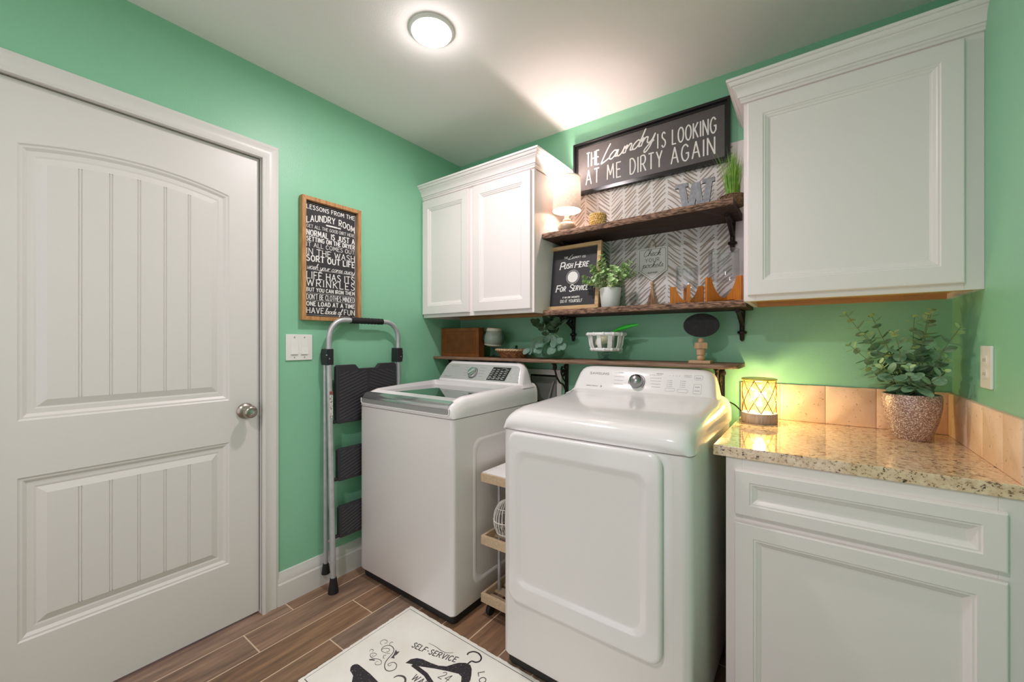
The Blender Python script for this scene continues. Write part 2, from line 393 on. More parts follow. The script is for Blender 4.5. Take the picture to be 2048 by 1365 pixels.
def cr(pts, n=6):
    """catmull-rom smoothing of a point list of any dimension"""
    out = []
    for i in range(len(pts)-1):
        p0 = pts[max(i-1, 0)]; p1 = pts[i]; p2 = pts[i+1]; p3 = pts[min(i+2, len(pts)-1)]
        for k in range(n):
            t = k/n
            out.append(tuple(0.5*((2*b)+(-a+c)*t+(2*a-5*b+4*c-d)*t*t+(-a+3*b-3*c+d)*t**3) for a, b, c, d in zip(p0, p1, p2, p3)))
    out.append(tuple(pts[-1])); return out

def arc(cx, cy, r, a0, a1, n=16, ry=None):
    ry = ry or r
    return [(cx+r*math.cos(math.radians(a0+(a1-a0)*i/n)), cy+ry*math.sin(math.radians(a0+(a1-a0)*i/n))) for i in range(n+1)]

# ------------------------------------------------------------ lettering (own stroke alphabet)
G = {
'A': (.62, ['-0,0 .31,1 .62,0', '-.12,.36 .5,.36']), 'B': (.52, ['-0,0 0,1', '~0,1 .3,1 .45,.78 .3,.55 0,.53', '~0,.53 .34,.53 .52,.27 .34,0 0,0']),
'C': (.56, ['~.54,.82 .32,1 .1,.86 0,.5 .1,.14 .32,0 .55,.18']), 'D': (.56, ['-0,0 0,1', '~0,1 .28,.98 .5,.76 .56,.5 .5,.24 .28,.02 0,0']),
'E': (.46, ['-.46,1 0,1 0,0 .46,0', '-0,.53 .38,.53']), 'F': (.44, ['-.44,1 0,1 0,0', '-0,.52 .36,.52']),
'G': (.6, ['~.56,.82 .34,1 .1,.86 0,.5 .1,.14 .34,0 .58,.18', '-.58,.18 .58,.46 .36,.46']), 'H': (.56, ['-0,0 0,1', '-.56,0 .56,1', '-0,.52 .56,.52']),
'I': (.04, ['-.02,0 .02,1']), 'J': (.36, ['~.36,1 .36,.3 .26,.04 .08,.02 0,.2']), 'K': (.54, ['-0,0 0,1', '-.52,1 0,.42', '-.16,.58 .54,0']),
'L': (.44, ['-0,1 0,0 .44,0']), 'M': (.7, ['-0,0 .06,1 .35,.3 .64,1 .7,0']), 'N': (.56, ['-0,0 0,1 .56,0 .56,1']),
'O': (.62, ['~.31,1 .08,.84 0,.5 .08,.16 .31,0 .54,.16 .62,.5 .54,.84 .31,1']), 'P': (.5, ['-0,0 0,1', '~0,1 .36,1 .5,.75 .36,.48 0,.46']),
'R': (.54, ['-0,0 0,1', '~0,1 .36,1 .5,.76 .36,.5 0,.48', '-.22,.48 .54,0']), 'S': (.48, ['~.45,.86 .26,1 .06,.9 .04,.7 .22,.54 .42,.4 .46,.18 .28,0 .1,.02 0,.16']),
'T': (.56, ['-0,1 .56,1', '-.28,1 .28,0']), 'U': (.56, ['~0,1 0,.34 .1,.06 .28,0 .46,.06 .56,.34 .56,1']), 'V': (.58, ['-0,1 .29,0 .58,1']),
'W': (.86, ['-0,1 .2,0 .43,.85 .66,0 .86,1']), 'Y': (.56, ['-0,1 .28,.48 .56,1', '-.28,.48 .28,0']), "'": (.06, ['-.04,1 .02,.78']), '-': (.3, ['-.02,.45 .28,.45']), '.': (.06, ['-0,0 .04,.04']),
'2': (.5, ['~.03,.78 .2,1 .42,.92 .44,.68 .2,.3 0,0', '-0,0 .5,0']), '4': (.5, ['-.36,0 .36,1 0,.32 .5,.32']), ':': (.06, ['-0,0 .04,.04', '-0,.5 .04,.54']),
# joined-up lower case: baseline 0, x-height .5
'a': (.5, ['~.4,.42 .22,.5 .04,.3 .04,.08 .18,0 .34,.14 .42,.46 .38,.1 .5,.04']), 'b': (.42, ['~0,.1 .24,.7 .28,1 .16,.9 .08,.3 .16,0 .34,.1 .34,.36 .2,.4 .42,.36']),
'c': (.4, ['~.34,.4 .2,.5 .04,.3 .06,.06 .22,0 .4,.12']), 'd': (.52, ['~.38,.42 .22,.5 .04,.3 .04,.08 .18,0 .34,.16 .44,.6 .5,1.05 .44,.5 .4,.08 .52,.04']),
'e': (.4, ['~.04,.2 .24,.28 .3,.44 .18,.5 .04,.3 .08,.04 .24,0 .4,.14']), 'f': (.34, ['~0,.1 .2,.6 .26,1 .14,.95 .1,.2 .04,-.4 -.06,-.3 .1,0 .34,.1']),
'h': (.46, ['~0,.1 .2,.7 .26,1 .14,.9 .06,0', '~.08,.2 .2,.46 .32,.42 .32,.1 .46,.04']), 'i': (.22, ['~0,.1 .12,.48 .1,.08 .22,.06']),
'k': (.46, ['~0,.1 .2,.7 .26,1 .14,.9 .06,0', '~.08,.22 .26,.48 .34,.38 .14,.24 .3,.02 .46,.06']), 'l': (.26, ['~0,.1 .2,.7 .24,1.05 .12,.95 .08,.2 .14,0 .26,.08']),
'n': (.5, ['~0,.3 .08,.48 .08,.0', '~.08,.2 .24,.48 .36,.4 .36,.08 .5,.04']), 'o': (.44, ['~.3,.46 .14,.48 .03,.24 .12,0 .3,.06 .34,.32 .24,.48 .44,.42']),
'p': (.46, ['~.02,.3 .12,.5 .06,0 .0,-.5', '~.08,.3 .26,.5 .36,.3 .28,.04 .1,.06', '~.28,.04 .46,.1']), 'r': (.36, ['~0,.3 .08,.5 .08,0', '~.08,.22 .2,.46 .34,.44']),
's': (.36, ['~0,.1 .2,.5 .24,.24 .2,.02 .04,.04', '~.2,.04 .36,.1']), 't': (.32, ['~0,.1 .14,.5 .2,.9 .1,.2 .16,.02 .32,.1', '-.02,.62 .32,.66']),
'u': (.5, ['~.02,.46 .04,.12 .16,0 .32,.14 .4,.48 .38,.1 .5,.04']), 'w': (.56, ['~.02,.46 .06,.08 .18,0 .28,.2 .3,.46 .32,.08 .44,.02 .5,.46 .56,.42']),
'y': (.46, ['~.02,.46 .06,.14 .18,.04 .32,.16 .4,.48 .32,-.2 .14,-.5 .04,-.34 .24,-.06 .46,.08']),
'~C': (.56, ['~.5,.84 .46,1 .26,.96 .04,.6 .02,.2 .18,0 .4,.06 .56,.2']), '~L': (.5, ['~.26,1.1 .12,.6 .02,.04 .04,-.06 .26,.02 .5,.16']),
}
def _gp(ch):
    w, st = G[ch]; out = []
    for q in st:
        pts = [tuple(float(t) for t in p.split(',')) for p in q[1:].split()]
        out.append((cr(pts, 5) if q[0] == '~' else pts, q[0] == '~'))
    return w, out

def text(mb, s, xf, u0, u1, v0, h, wt=0.1, serif=0, shear=0, gap=0.2, d=(0.0, 0.0006), bend=None, toks=None, space=.4, fit=True, tilt=0):
    """stroke lettering fitted between u0 and u1, baseline v0, cap height h; wt and serif in units of h"""
    toks = toks or list(s); tot = 0; adv = []
    if serif: gap += wt*.5
    for t in toks:
        w = space if t == ' ' else _gp(t)[0]+gap
        adv.append(tot); tot += w
    tot -= gap
    k = (u1-u0)/tot if fit else h*(1 if u1 > u0 else -1)
    f2 = bend or (lambda a, b: (a, b))
    for t, a in zip(toks, adv):
        if t == ' ': continue
        for pts, sm in _gp(t)[1]:
            P = [f2(u0+(a+x)*k+shear*y*h*(1 if k > 0 else -1), v0+y*h+tilt*(a+x)*k) for x, y in pts]
            if 1:
                for i in range(len(P)-1):
                    p, q = P[i], P[i+1]; L_ = math.hypot(q[0]-p[0], q[1]-p[1]) or 1e-9; e_ = wt*h*(.16 if sm else .30)/L_
                    dx_, dy_ = (q[0]-p[0])*e_, (q[1]-p[1])*e_
                    p2 = (p[0]-dx_, p[1]-dy_) if i > 0 else p; q2 = (q[0]+dx_, q[1]+dy_) if i < len(P)-2 else q
                    mb.ribbon([p2, q2], wt*h, d[0], d[1], xf)
            if serif and t not in "'-.:":
                for e in ((pts[0]), (pts[-1])):
                    if sm or not (e[1] in (0.0, 1.0)): continue
                    sv = h*(.025 if e[1] == 0 else -.025)
                    q = [f2(u0+(a+e[0]+dx)*k+shear*e[1]*h, v0+e[1]*h+sv+tilt*(a+e[0])*k) for dx in (-(serif*.5+wt*.5)*h/abs(k), (serif*.5+wt*.5)*h/abs(k))]
                    mb.ribbon(q, max(.05, wt*.32)*h, d[0], d[1], xf)

def frame(mb, xf, u0, u1, v0, v1, w, d0, d1):
    """mitred rectangular picture frame"""
    for a, b in (((u0, v0, u1, v0), (u0+w, v0+w, u1-w, v0+w)), ((u1, v0, u1, v1), (u1-w, v0+w, u1-w, v1-w)),
                 ((u1, v1, u0, v1), (u1-w, v1-w, u0+w, v1-w)), ((u0, v1, u0, v0), (u0+w, v1-w, u0+w, v0+w))):
        mb.prism([(a[0], a[1]), (a[2], a[3]), (b[2], b[3]), (b[0], b[1])], d0, d1, xf)

def panel(mb, xf, U0, U1, V0, V1, u0, u1, v0, v1, prof, rise=0.0, depth=0.0, grooves=0, vtopdrop=0.0):
    """flat face U0..V1 holding a moulded panel u0..v1; prof=[(inset, dz)]; rise arches the top; grooves cut planks in the field"""
    N = 24
    S = [i/N for i in range(N+1)]
    def top(y, ins):
        if not rise: return v1-ins
        t = (y-u0)/(u1-u0)*2-1
        sl = -rise*2*t*2/(u1-u0)
        return v1+rise*(1-t*t)-ins*math.sqrt(1+sl*sl)*1.0
    def ring(k):
        if k < 0:
            return [(U0+(U1-U0)*s, V0, depth) for s in S], [(U0+(U1-U0)*s, V1, depth) for s in S]
        ins, dz = prof[k]
        a, b = u0+ins, u1-ins
        return [(a+(b-a)*s, v0+ins, depth+dz) for s in S], [(a+(b-a)*s, top(a+(b-a)*s, ins), depth+dz) for s in S]
    prev = ring(-1); n = N+1
    for k in range(len(prof)):
        cur = ring(k)
        for q in (0, 1):
            mb.add(prev[q]+cur[q], [(i, i+1, n+i+1, n+i) for i in range(N)], xf)
        for e in (0, N):
            mb.add([prev[0][e], prev[1][e], cur[1][e], cur[0][e]], [(0, 1, 2, 3)], xf)
        prev = cur
    ins, dz = prof[-1]; a, b = u0+ins, u1-ins; z0 = v0+ins
    cols = [(a, 0)]
    if grooves:
        for g in range(1, grooves+1):
            c = a+(b-a)*g/(grooves+1); cols += [(c-.0055, 0), (c-.0035, -.003), (c-.0012, 0), (c+.0012, 0), (c+.0035, -.003), (c+.0055, 0)]
    cols.append((b, 0))
    # subdivide so that the top follows the arch
    fine = []
    for i in range(len(cols)-1):
        (x0, q0), (x1, q1) = cols[i], cols[i+1]; m = max(1, int((x1-x0)/.02))
        fine += [(x0+(x1-x0)*j/m, q0+(q1-q0)*j/m) for j in range(m)]
    fine.append(cols[-1])
    for i in range(len(fine)-1):
        (x0, q0), (x1, q1) = fine[i], fine[i+1]
        mb.add([(x0, z0, depth+dz+q0), (x1, z0, depth+dz+q1), (x1, top(x1, ins), depth+dz+q1), (x0, top(x0, ins), depth+dz+q0)], [(0, 1, 2, 3)], xf)

# ============================================================ THE ROOM
RX = 2.376; RY = -3.45; RH = 2.44
f = MB(); f.cm = 1; f.box(0-.1, RX+.1, RY, .1, -.06, -.0010); f.cm = 0
pw = .153; x = .086-.153*1
r = -1
gx = .0060
while x < RX+.05:
    joint = -1.38-.2*r; y = joint-6*.6
    while y < .1:
        ya, yb = y+gx/2, y+.6-gx/2
        if yb > RY and ya < .1: f.box(x+gx/2, x+pw-gx/2, max(ya, RY), min(yb, .1), -.0035, 0.0)
        y += .6
    x += pw; r += 1
fl = f.build('floor', [M['floor'], M['grout']], smooth=0); tag(fl, kind='structure')
# fill the little strip west of the first plank
m = MB().box(-.12, 0, RY, .1, 0, RH+.1)
wl = MB()
# left wall with a door opening (y -2.065 .. -1.262, up to z 2.05)
wl.box(-.12, 0, -1.262, .12, 0, RH); wl.box(-.12, 0, -2.065, -1.262, 2.052, RH); wl.box(-.12, 0, RY, -2.065, 0, RH)
tag(wl.build('wall_left', M['wall'], smooth=0), kind='structure')
tag(MB().box(-.12, RX+.12, 0, .12, 0, RH).build('wall_back', M['wall'], smooth=0), kind='structure')
tag(MB().box(RX, RX+.12, RY, .12, 0, RH).build('wall_right', M['wall'], smooth=0), kind='structure')
tag(MB().box(-.12, RX+.12, RY, .12, RH, RH+.1).build('ceiling', M['ceil'], smooth=0), kind='structure')
# the far end of the room, behind the camera: unseen wall, its wide opening added to let in fill light
wf = MB(); wf.box(-.12, .2, RY-.1, RY, 0, RH); wf.box(2.2, RX+.12, RY-.1, RY, 0, RH); wf.box(.2, 2.2, RY-.1, RY, 2.15, RH)
tag(wf.build('wall_front', M['wall'], smooth=0), kind='structure')

# baseboard
def baseboard(name, path_fn, a, b):
    prof = [(0, 0), (.015, 0), (.015, .095), (.011, .103), (.011, .120), (.007, .133), (.004, .150), (0, .152)]
    mb = MB(); mb.loft([[path_fn(t, p[0], p[1]) for p in prof] for t in (a, b)])
    tag(mb.build(name, M['white'], smooth=25), kind='structure')
baseboard('baseboard_left', lambda t, d, z: (d, t, z), -1.2125, -0.0)
baseboard('baseboard_back', lambda t, d, z: (t, -d, z), 0.016, 1.75)

# door casing
def casing():
    prof = [(0, 0), (.016, 0), (.018, .01), (.012, .024), (.010, .04), (.014, .055), (.010, .068), (0, .068)]  # depth, offset from inner edge
    mb = MB(); y0, y1, zt = -2.068, -1.278, 2.034
    def jamb(sgn, yi):
        mb.loft([[(d, yi+sgn*w, z) if z == 0 else (d, yi+sgn*w, zt+w) for d, w in prof] for z in (0, 1)])
    jamb(1, y1); jamb(-1, y0)
    mb.loft([[(d, y0-w, zt+w) for d, w in prof], [(d, y1+w, zt+w) for d, w in prof]])
    # jamb lining and stop
    mb.box(-.12, .004, -1.278, -1.262, 0, 2.036); mb.box(-.12, .004, -2.084, -2.068, 0, 2.036); mb.box(-.12, .004, -2.068, -1.278, 2.036, 2.052)
    mb.box(-.07, -.058, -1.29, -1.278, 0, 2.036); mb.box(-.07, -.058, -2.068, -1.278, 2.024, 2.036)
    tag(mb.build('trim_1', M['white'], smooth=25), kind='structure')
casing()

# door slab
dr = MB()
FD = -.014
prof = [(0, 0), (.005, -.004), (.011, -.0045), (.020, -.011), (.034, -.011), (.040, -.0125), (.062, -.004)]
Y0, Y1 = -2.064, -1.283
mid = .878
panel(dr, Mx, Y0, Y1, mid, 2.031, -1.970, -1.397, .966, 1.835, prof, rise=.038, depth=FD, grooves=5)
panel(dr, Mx, Y0, Y1, .012, mid, -1.970, -1.397, .272, .788, prof, depth=FD, grooves=5)
dr.box(-.054, -.050, Y0, Y1, .012, 2.031)
for a, b in (((Y0, .012), (Y0, 2.031)), ((Y1, .012), (Y1, 2.031)), ((Y0, .012), (Y1, .012)), ((Y0, 2.031), (Y1, 2.031))):
    dr.add([(FD, a[0], a[1]), (FD, b[0], b[1]), (-.052, b[0], b[1]), (-.052, a[0], a[1])], [(0, 1, 2, 3)])
door = dr.build('door_1', M['white'], smooth=20, o=(-.014, -1.67, 0)); tag(door, kind='structure')
KX = shift((FD, -1.337, .914), lambda x, y, z: (z, x, y))
ros = MB().lathe([(0, 0), (.033, 0), (.034, .003), (.030, .009), (.020, .014), (.014, .016)], KX, 36).build('rose', M['nickel'], door)
kn = MB().lathe([(.012, .010), (.0115, .028), (.016, .034), (.025, .042), (.0275, .052), (.026, .062), (.019, .069), (.011, .070)], KX, 36).build('door_knob', M['nickel'], door)
MB().lathe([(0, .068), (.0095, .068), (.0095, .0715), (.004, .073)], KX, 20).build('key_cylinder', M['chrome'], door)
MB().box(-.05, -.018, -1.2825, -1.2795, .885, .945).build('latch_plate', M['dchrome'], door)

# ceiling lamp
cl = thing('ceiling_light', (LX, LY, RH), 'round white recessed ceiling light, switched on, in the ceiling', 'ceiling light')
CL = shift((LX, LY, RH), lambda x, y, z: (x, y, -z))
MB().lathe([(.086, 0), (.087, .004), (.083, .010), (.070, .014), (.062, .016), (.060, .010), (.060, 0)], CL, 56, cap=False).build('trim_ring', M['plate'], cl)
MB().lathe([(.0, .019), (.03, .0188), (.060, .018), (.074, .0165), (.0775, .012)], CL, 48).build('lens', M['lens'], cl)
c2 = thing('ceiling_light', (1.45, -2.60, RH), 'round white recessed fill light added out of view behind the camera', 'ceiling light')  # fixture for the added fill lamp, out of view
C2 = shift((1.45, -2.60, RH), lambda x, y, z: (x, y, -z))
MB().lathe([(.086, 0), (.087, .004), (.083, .010), (.070, .014), (.062, .016), (.060, .010), (.060, 0)], C2, 48, cap=False).build('trim_ring', M['plate'], c2)
MB().lathe([(.0, .012), (.02, .0125), (.045, .014), (.060, .013), (.060, .008)], C2, 48).build('lens', M['lens'], c2)

# ============================================================ SWITCH, OUTLET, HOOKUP BOX
sw = thing('light_switch', (0, -1.113, 1.189), 'white double rocker light switch plate on the green wall beside the door', 'light switch')
SX = lambda u, v, d: (d, -1.113+u, 1.189+v)
MB().prism(rrect(-.062, .062, -.0615, .0615, .004), 0, .006, SX).build('cover_plate', M['plate'], sw, bevel=.0015)
for s in (-1, 1):
    b = MB(); u = s*.0235
    b.add([(u-.0165, -.033, .006), (u+.0165, -.033, .006), (u+.0165, .033, .006), (u-.0165, .033, .006), (u-.0165, -.033, .0115), (u+.0165, -.033, .0115), (u+.0165, 0, .008), (u-.0165, 0, .008), (u+.0165, .033, .0072), (u-.0165, .033, .0072)],
          [(4, 5, 6, 7), (7, 6, 8, 9), (0, 1, 5, 4), (0, 4, 7, 9, 3), (1, 2, 8, 6, 5), (2, 3, 9, 8)], SX)
    b.build('rocker', M['plate'], sw, smooth=0)
    for v in (-.048, .048): MB().lathe([(0, .006), (.003, .006), (.003, .0075), (0, .008)], lambda x, y, z, v=v, u=u: SX(u+x, v+y, z), 10).build('screw', M['gplastic'], sw)
ot = thing('wall_outlet', (2.376, -.365, 1.143), 'white double wall outlet on the right wall above the tile', 'outlet')
OX = lambda u, v, d: (2.376-d, -.365+u, 1.143+v)
MB().prism(rrect(-.043, .043, -.060, .060, .004), 0, .006, OX).build('cover_plate', M['plate'], ot, bevel=.0015)
for s in (-1, 1):
    b = MB(); b.prism(rrect(-.017, .017, s*.0195-.014, s*.0195+.014, .009), .006, .0085, OX); rc_ = b.build('receptacle', M['plate'], ot, bevel=.0006)
    for q in (-1, 1): MB().box(q*.007-.001, q*.007+.001, s*.0195-.004, s*.0195+.005, .0085, .0088, OX).build('slot', M['darkgap'], rc_)

hk = thing('washer_hookup_box', (.70, 0, .93), 'white recessed washer hookup box on the back wall between washer and dryer', 'utility box')
b = MB(); frame(b, My, .56, .812, .80, 1.052, .032, 0, .014); b.build('box_frame', M['plate'], hk, bevel=.002)
MB().box(.592, .78, .832, 1.02, .001, .003, My).build('box_back', M['darkgap'], hk)
b = MB(); b.box(.60, .772, .862, 1.008, .003, .006, My); b.build('panel_insert', M['gplastic'], hk)
b = MB(); b.tube(cr([(.765, -.02, .99), (.75, -.03, .93), (.742, -.05, .86), (.74, -.08, .75)]), .005, 8); b.build('hose', M['gplastic'], hk)

# ============================================================ WALL CABINETS
def wall_cabinet(x0, x1, doors, label, split=None, hinge='l', left_over=0, right_over=0):
    """doors = [(x0,x1)]"""
    Yf = -.315; Z0, Z1 = 1.366, 2.118
    c = thing('wall_cabinet', ((x0+x1)/2, 0, Z0), label, 'cabinet')
    b = MB(); t = .016
    b.box(x0, x0+t, Yf, -.0, Z0, Z1); b.box(x1-t, x1, Yf, 0, Z0, Z1); b.box(x0, x1, Yf, 0, Z1-t, Z1)
    b.build('carcass', M['cab'], c, bevel=.0008)
    MB().box(x0+t, x1-t, Yf, 0, Z0+.018, Z0+.026).build('bottom_panel', M['ply'], c, smooth=0)
    b = MB(); b.box(x0+t, x1-t, -.018, 0, Z0, Z0+.018); b.box(x0+t, x1-t, Yf+.001, Yf+.02, Z0+.0, Z0+.018)
    b.build('hanging_rail', M['ply'], c, smooth=0)
    # face frame
    b = MB(); b.box(x0, x0+.04, Yf-.019, Yf, Z0, Z1); b.box(x1-.04, x1, Yf-.019, Yf, Z0, Z1)
    b.box(x0+.04, x1-.04, Yf-.019, Yf, Z0, Z0+.04); b.box(x0+.04, x1-.04, Yf-.019, Yf, Z1-.05, Z1)
    if split: b.box(split-.04, split+.04, Yf-.019, Yf, Z0+.04, Z1-.05)
    b.build('face_frame', M['cab'], c, bevel=.001)
    dp = [(0, 0), (.003, -.003), (.007, -.003), (.010, -.0055), (.017, -.008), (.019, -.0105), (.024, -.0115)]
    for a, e in doors:
        d = MB(); F = -(Yf-.019)+.019
        za, zb = Z0+.020, Z1-.022
        panel(d, My, a+.003, e-.003, za+.003, zb-.003, a+.048, e-.048, za+.052, zb-.052, dp, depth=F)
        # rounded outer edge and back
        ring = lambda i, dd: [(a+i, za+i, dd), (e-i, za+i, dd), (e-i, zb-i, dd), (a+i, zb-i, dd)]
        d.loft([ring(.003, F), ring(.001, F-.001), ring(0, F-.004), ring(0, F-.019)], My, cap=False)
        d.build('door', M['cab'], c, smooth=25)
    # crown moulding: section (outward, z)
    cp = [(0, Z1-.012), (.009, Z1-.012), (.009, Z1-.004), (.013, Z1-.001), (.013, Z1+.006), (.018, Z1+.007), (.0185, Z1+.014), (.021, Z1+.024), (.026, Z1+.034), (.034, Z1+.042), (.034, Z1+.046), (.039, Z1+.047), (.042, Z1+.050), (.045, Z1+.056), (.046, Z1+.060), (.052, Z1+.061), (.052, Z1+.070), (.050, Z1+.072), (0, Z1+.072)]
    b = MB(); Y = Yf-.019; loc = []
    path = []
    if left_over: path += [(x0, 0, -1, 0), (x0, Y, -1, -1)]
    else: path += [(x0, Y, 0, -1)]
    if right_over: path += [(x1, Y, 1, -1), (x1, 0, 1, 0)]
    else: path += [(x1, Y, 0, -1)]
    b.loft([[(px+nx*o, py+ny*o, z) for o, z in cp] for px, py, nx, ny in path])
    b.build('crown_moulding', M['cab'], c, smooth=28)
    return c
wall_cabinet(.0, .835, [(.008, .397), (.432, .822)], 'white two-door wall cabinet in the corner above the washer', split=.414, right_over=1)
wall_cabinet(1.772, 2.376, [(1.786, 2.334)], 'large white single-door wall cabinet at the right above the granite counter', left_over=1)

# ============================================================ BASE CABINET AND COUNTER
bc = thing('base_cabinet', (2.065, -.3, 0), 'white base cabinet with one drawer and one door under the granite counter', 'cabinet')
BX0, BX1, BF = 1.757, 2.374, -.612
b = MB(); b.box(BX0, BX0+.016, BF, -.01, .0, .850); b.box(BX1-.016, BX1, BF, -.01, 0, .850); b.box(BX0+.016, BX1-.016, BF, -.01, .09, .105); b.box(BX0+.016, BX1-.016, BF+.06, BF+.075, 0, .09); b.box(BX0+.016, BX1-.016, -.02, -.01, .1, .85)
b.build('carcass', M['cab'], bc, bevel=.0008)
b = MB(); b.box(BX0, BX0+.045, BF-.019, BF, .09, .850); b.box(BX1-.045, BX1, BF-.019, BF, .09, .850); b.box(BX0+.045, BX1-.045, BF-.019, BF, .80, .850); b.box(BX0+.045, BX1-.045, BF-.019, BF, .645, .70); b.box(BX0+.045, BX1-.045, BF-.019, BF, .09, .14)
b.build('face_frame', M['cab'], bc, bevel=.001)
def front(name, a, e, za, zb, rail, dp):
    d = MB(); F = -(BF-.019)+.019
    panel(d, My, a+.004, e-.004, za+.004, zb-.004, a+rail, e-rail, za+rail*.85, zb-rail*.85, dp, depth=F)
    ring = lambda i, dd: [(a+i, za+i, dd), (e-i, za+i, dd), (e-i, zb-i, dd), (a+i, zb-i, dd)]
    d.loft([ring(.004, F), ring(.0015, F-.001), ring(0, F-.005), ring(0, F-.019)], My, cap=False)
    return d.build(name, M['cab'], bc, smooth=25)
dpb = [(0, 0), (.003, -.003), (.007, -.003), (.011, -.006), (.018, -.010), (.021, -.0125), (.026, -.013)]
front('drawer', 1.783, 2.341, .680, .818, .040, dpb)
front('door', 1.783, 2.341, .110, .658, .050, dpb)

ct = MB(); pts = [(1.722, -.640), (2.375, -.640), (2.375, -.001), (1.722, -.001)]
prf = [(.001, .852), (.0, .853), (.0, .8835), (.0005, .8845), (.0018, .885)]
rings = [[(1.722+i, -.640+i, z), (2.375, -.640+i, z), (2.375, -.001, z), (1.722+i, -.001, z)] for i, z in prf]
ct.loft(rings)
tag(ct.build('countertop', M['granite'], smooth=18, o=(2.05, -.32, .852)), 'polished speckled granite countertop on the white base cabinet', 'countertop')

# tumbled tile backsplash: one piece of tiling on each wall
def tiles(name, spans, xf, z0, z1, th, label):
    mb = MB(); rr = random.Random(name)
    for a, e in spans:
        a += .0003; e -= .0003; rings = []
        for i, dd in ((0, 0), (0, th-.002), (.0007, th-.0006), (.0018, th)):
            rg = []
            n = 9
            top = [(e-i-(e-a-2*i)*k/n, z1-i) for k in range(n+1)]; rt = [(e-i, z0+i+(z1-z0-2*i)*k/n) for k in range(n)]
            lf = [(a+i, z1-i-(z1-z0-2*i)*(k+1)/n) for k in range(n)]; bt = [(a+i+(e-a-2*i)*(k+1)/n, z0+i) for k in range(n-1)]
            for u, v in rt+top+lf+bt:
                w = noise.noise(Vector((u*40, v*40, 3)))*.0016 if v > z0+.01 else 0
                rg.append((u, v+(w if v > z1-.006 else 0), dd))
            rings.append(rg)
        mb.loft(rings, xf)
    return mb.build(name, M['tile'], smooth=30, o=xf((spans[0][0]+spans[-1][1])/2, z0, 0)), label
o, l = tiles('tile_backsplash', [(1.722, 1.869), (1.869, 2.022), (2.022, 2.175), (2.175, 2.330), (2.330, 2.375)], My, .8855, 1.036, .012, '')
tag(o, 'row of tumbled beige stone tiles along the back wall above the counter', 'backsplash', 'stone tile backsplash')
o, l = tiles('tile_backsplash', [(-.636, -.516), (-.516, -.366), (-.366, -.222), (-.222, -.070), (-.070, -.013)], MxR, .8855, 1.034, .012, '')
tag(o, 'row of tumbled pinkish stone tiles along the right wall under the outlet', 'backsplash', 'stone tile backsplash')

# ============================================================ WASHER AND DRYER
def slab_body(x0, x1, y0, y1, zs, r=.022):
    """vertical body with rounded corners; zs=[(z, inset)]"""
    return [[(x, y, z) for x, y in rrect(x0+i, x1-i, y0+i, y1-i, r)] for z, i in zs]

def top_shell(mb, x0, x1, rim, inner, edge):
    """loft along x. rim/inner = lists of (y, z) of equal length; edge=[(dx, drop)] ; inner used where flag"""
    st = []
    for dx, drop in edge: st.append((x0+dx, drop, 0))
    if inner: st += [(x0+.047, 0, 0), (x0+.055, 0, 1)]
    st2 = [(x0+x1-x, d, q) for x, d, q in reversed(st)]
    zb = min(z for y, z in rim)
    rings = []
    for x, drop, q in st+st2:
        src = inner if q else rim
        rings.append([(x, y+(drop*.35 if k < len(src)//2 and y < y0lim else 0), max(zb, z-drop) if z > zb else z) for k, (y, z) in enumerate(src)])
    mb.loft(rings)
y0lim = -.79

wa = thing('washing_machine', (.425, -.5, 0), 'white top-loading washing machine with a smoked glass lid and silver control panel', 'washing machine')
X0, X1 = .089, .761
b = MB(); b.loft(slab_body(X0, X1, -.845, -.19, [(.045, .004), (.052, 0), (.881, 0), (.8825, .003)]))
b.build('body', M['washer'], wa, smooth=35)
b = MB()
for (ya, yb, za, zb, rr_) in ((-.72, -.32, .12, .78, .05),):
    for ins, w in ((0, .010),):
        P = rrect(ya, yb, za, zb, rr_, 8)
        n = len(P)
        rings = []
        for off, hgt in ((0, 0), (.008, .0035), (.018, .0035), (.028, 0)):
            rings.append([(X1+hgt-.0004, p[0]+(-1 if p[0] > (ya+yb)/2 else 1)*off, p[1]+(-1 if p[1] > (za+zb)/2 else 1)*off) for p in P])
        b.loft(rings, cap=False)
b.build('side_embossing', M['washer'], wa, smooth=60)
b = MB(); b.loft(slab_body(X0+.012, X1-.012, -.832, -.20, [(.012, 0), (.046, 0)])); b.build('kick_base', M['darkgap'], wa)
for fx, fy in ((.13, -.80), (.72, -.80), (.13, -.23), (.72, -.23)): MB().lathe([(.022, 0), (.022, .012), (.012, .013)], shift((fx, fy, 0)), 14).build('levelling_foot', M['rubber'], wa)
rim = [(-.845, .886), (-.849, .905), (-.846, .925), (-.836, .941), (-.81, .955), (-.765, .968), (-.757, .970), (-.60, .978), (-.40, .984), (-.368, .985), (-.362, .986), (-.19, .988), (-.19, .886)]
inn = [(-.845, .886), (-.847, .903), (-.843, .922), (-.833, .938), (-.81, .950), (-.765, .963), (-.757, .955), (-.60, .955), (-.40, .957), (-.368, .957), (-.362, .984), (-.19, .987), (-.19, .886)]
b = MB(); top_shell(b, X0, X1, rim, inn, [(0, .06), (.001, .042), (.006, .022), (.014, .009), (.024, .002), (.034, 0)])
b.build('top_cover', M['enamel'], wa, smooth=50)
ld = MB(); ld.loft([[(x, -.756, .9535), (x, -.756, .9585), (x, -.369, .9605), (x, -.369, .9555)] for x in (.1455, .7045)])
lid = ld.build('lid', M['glasslid'], wa, smooth=20)
b = MB(); b.loft([[(x, -.8475, .926), (x, -.8455, .936), (x, -.836, .9475), (x, -.815, .9575), (x, -.811, .9535), (x, -.832, .938), (x, -.840, .924)] for x in (.118, .732)])
b.build('lid_handle', M['handle'], lid, smooth=40)
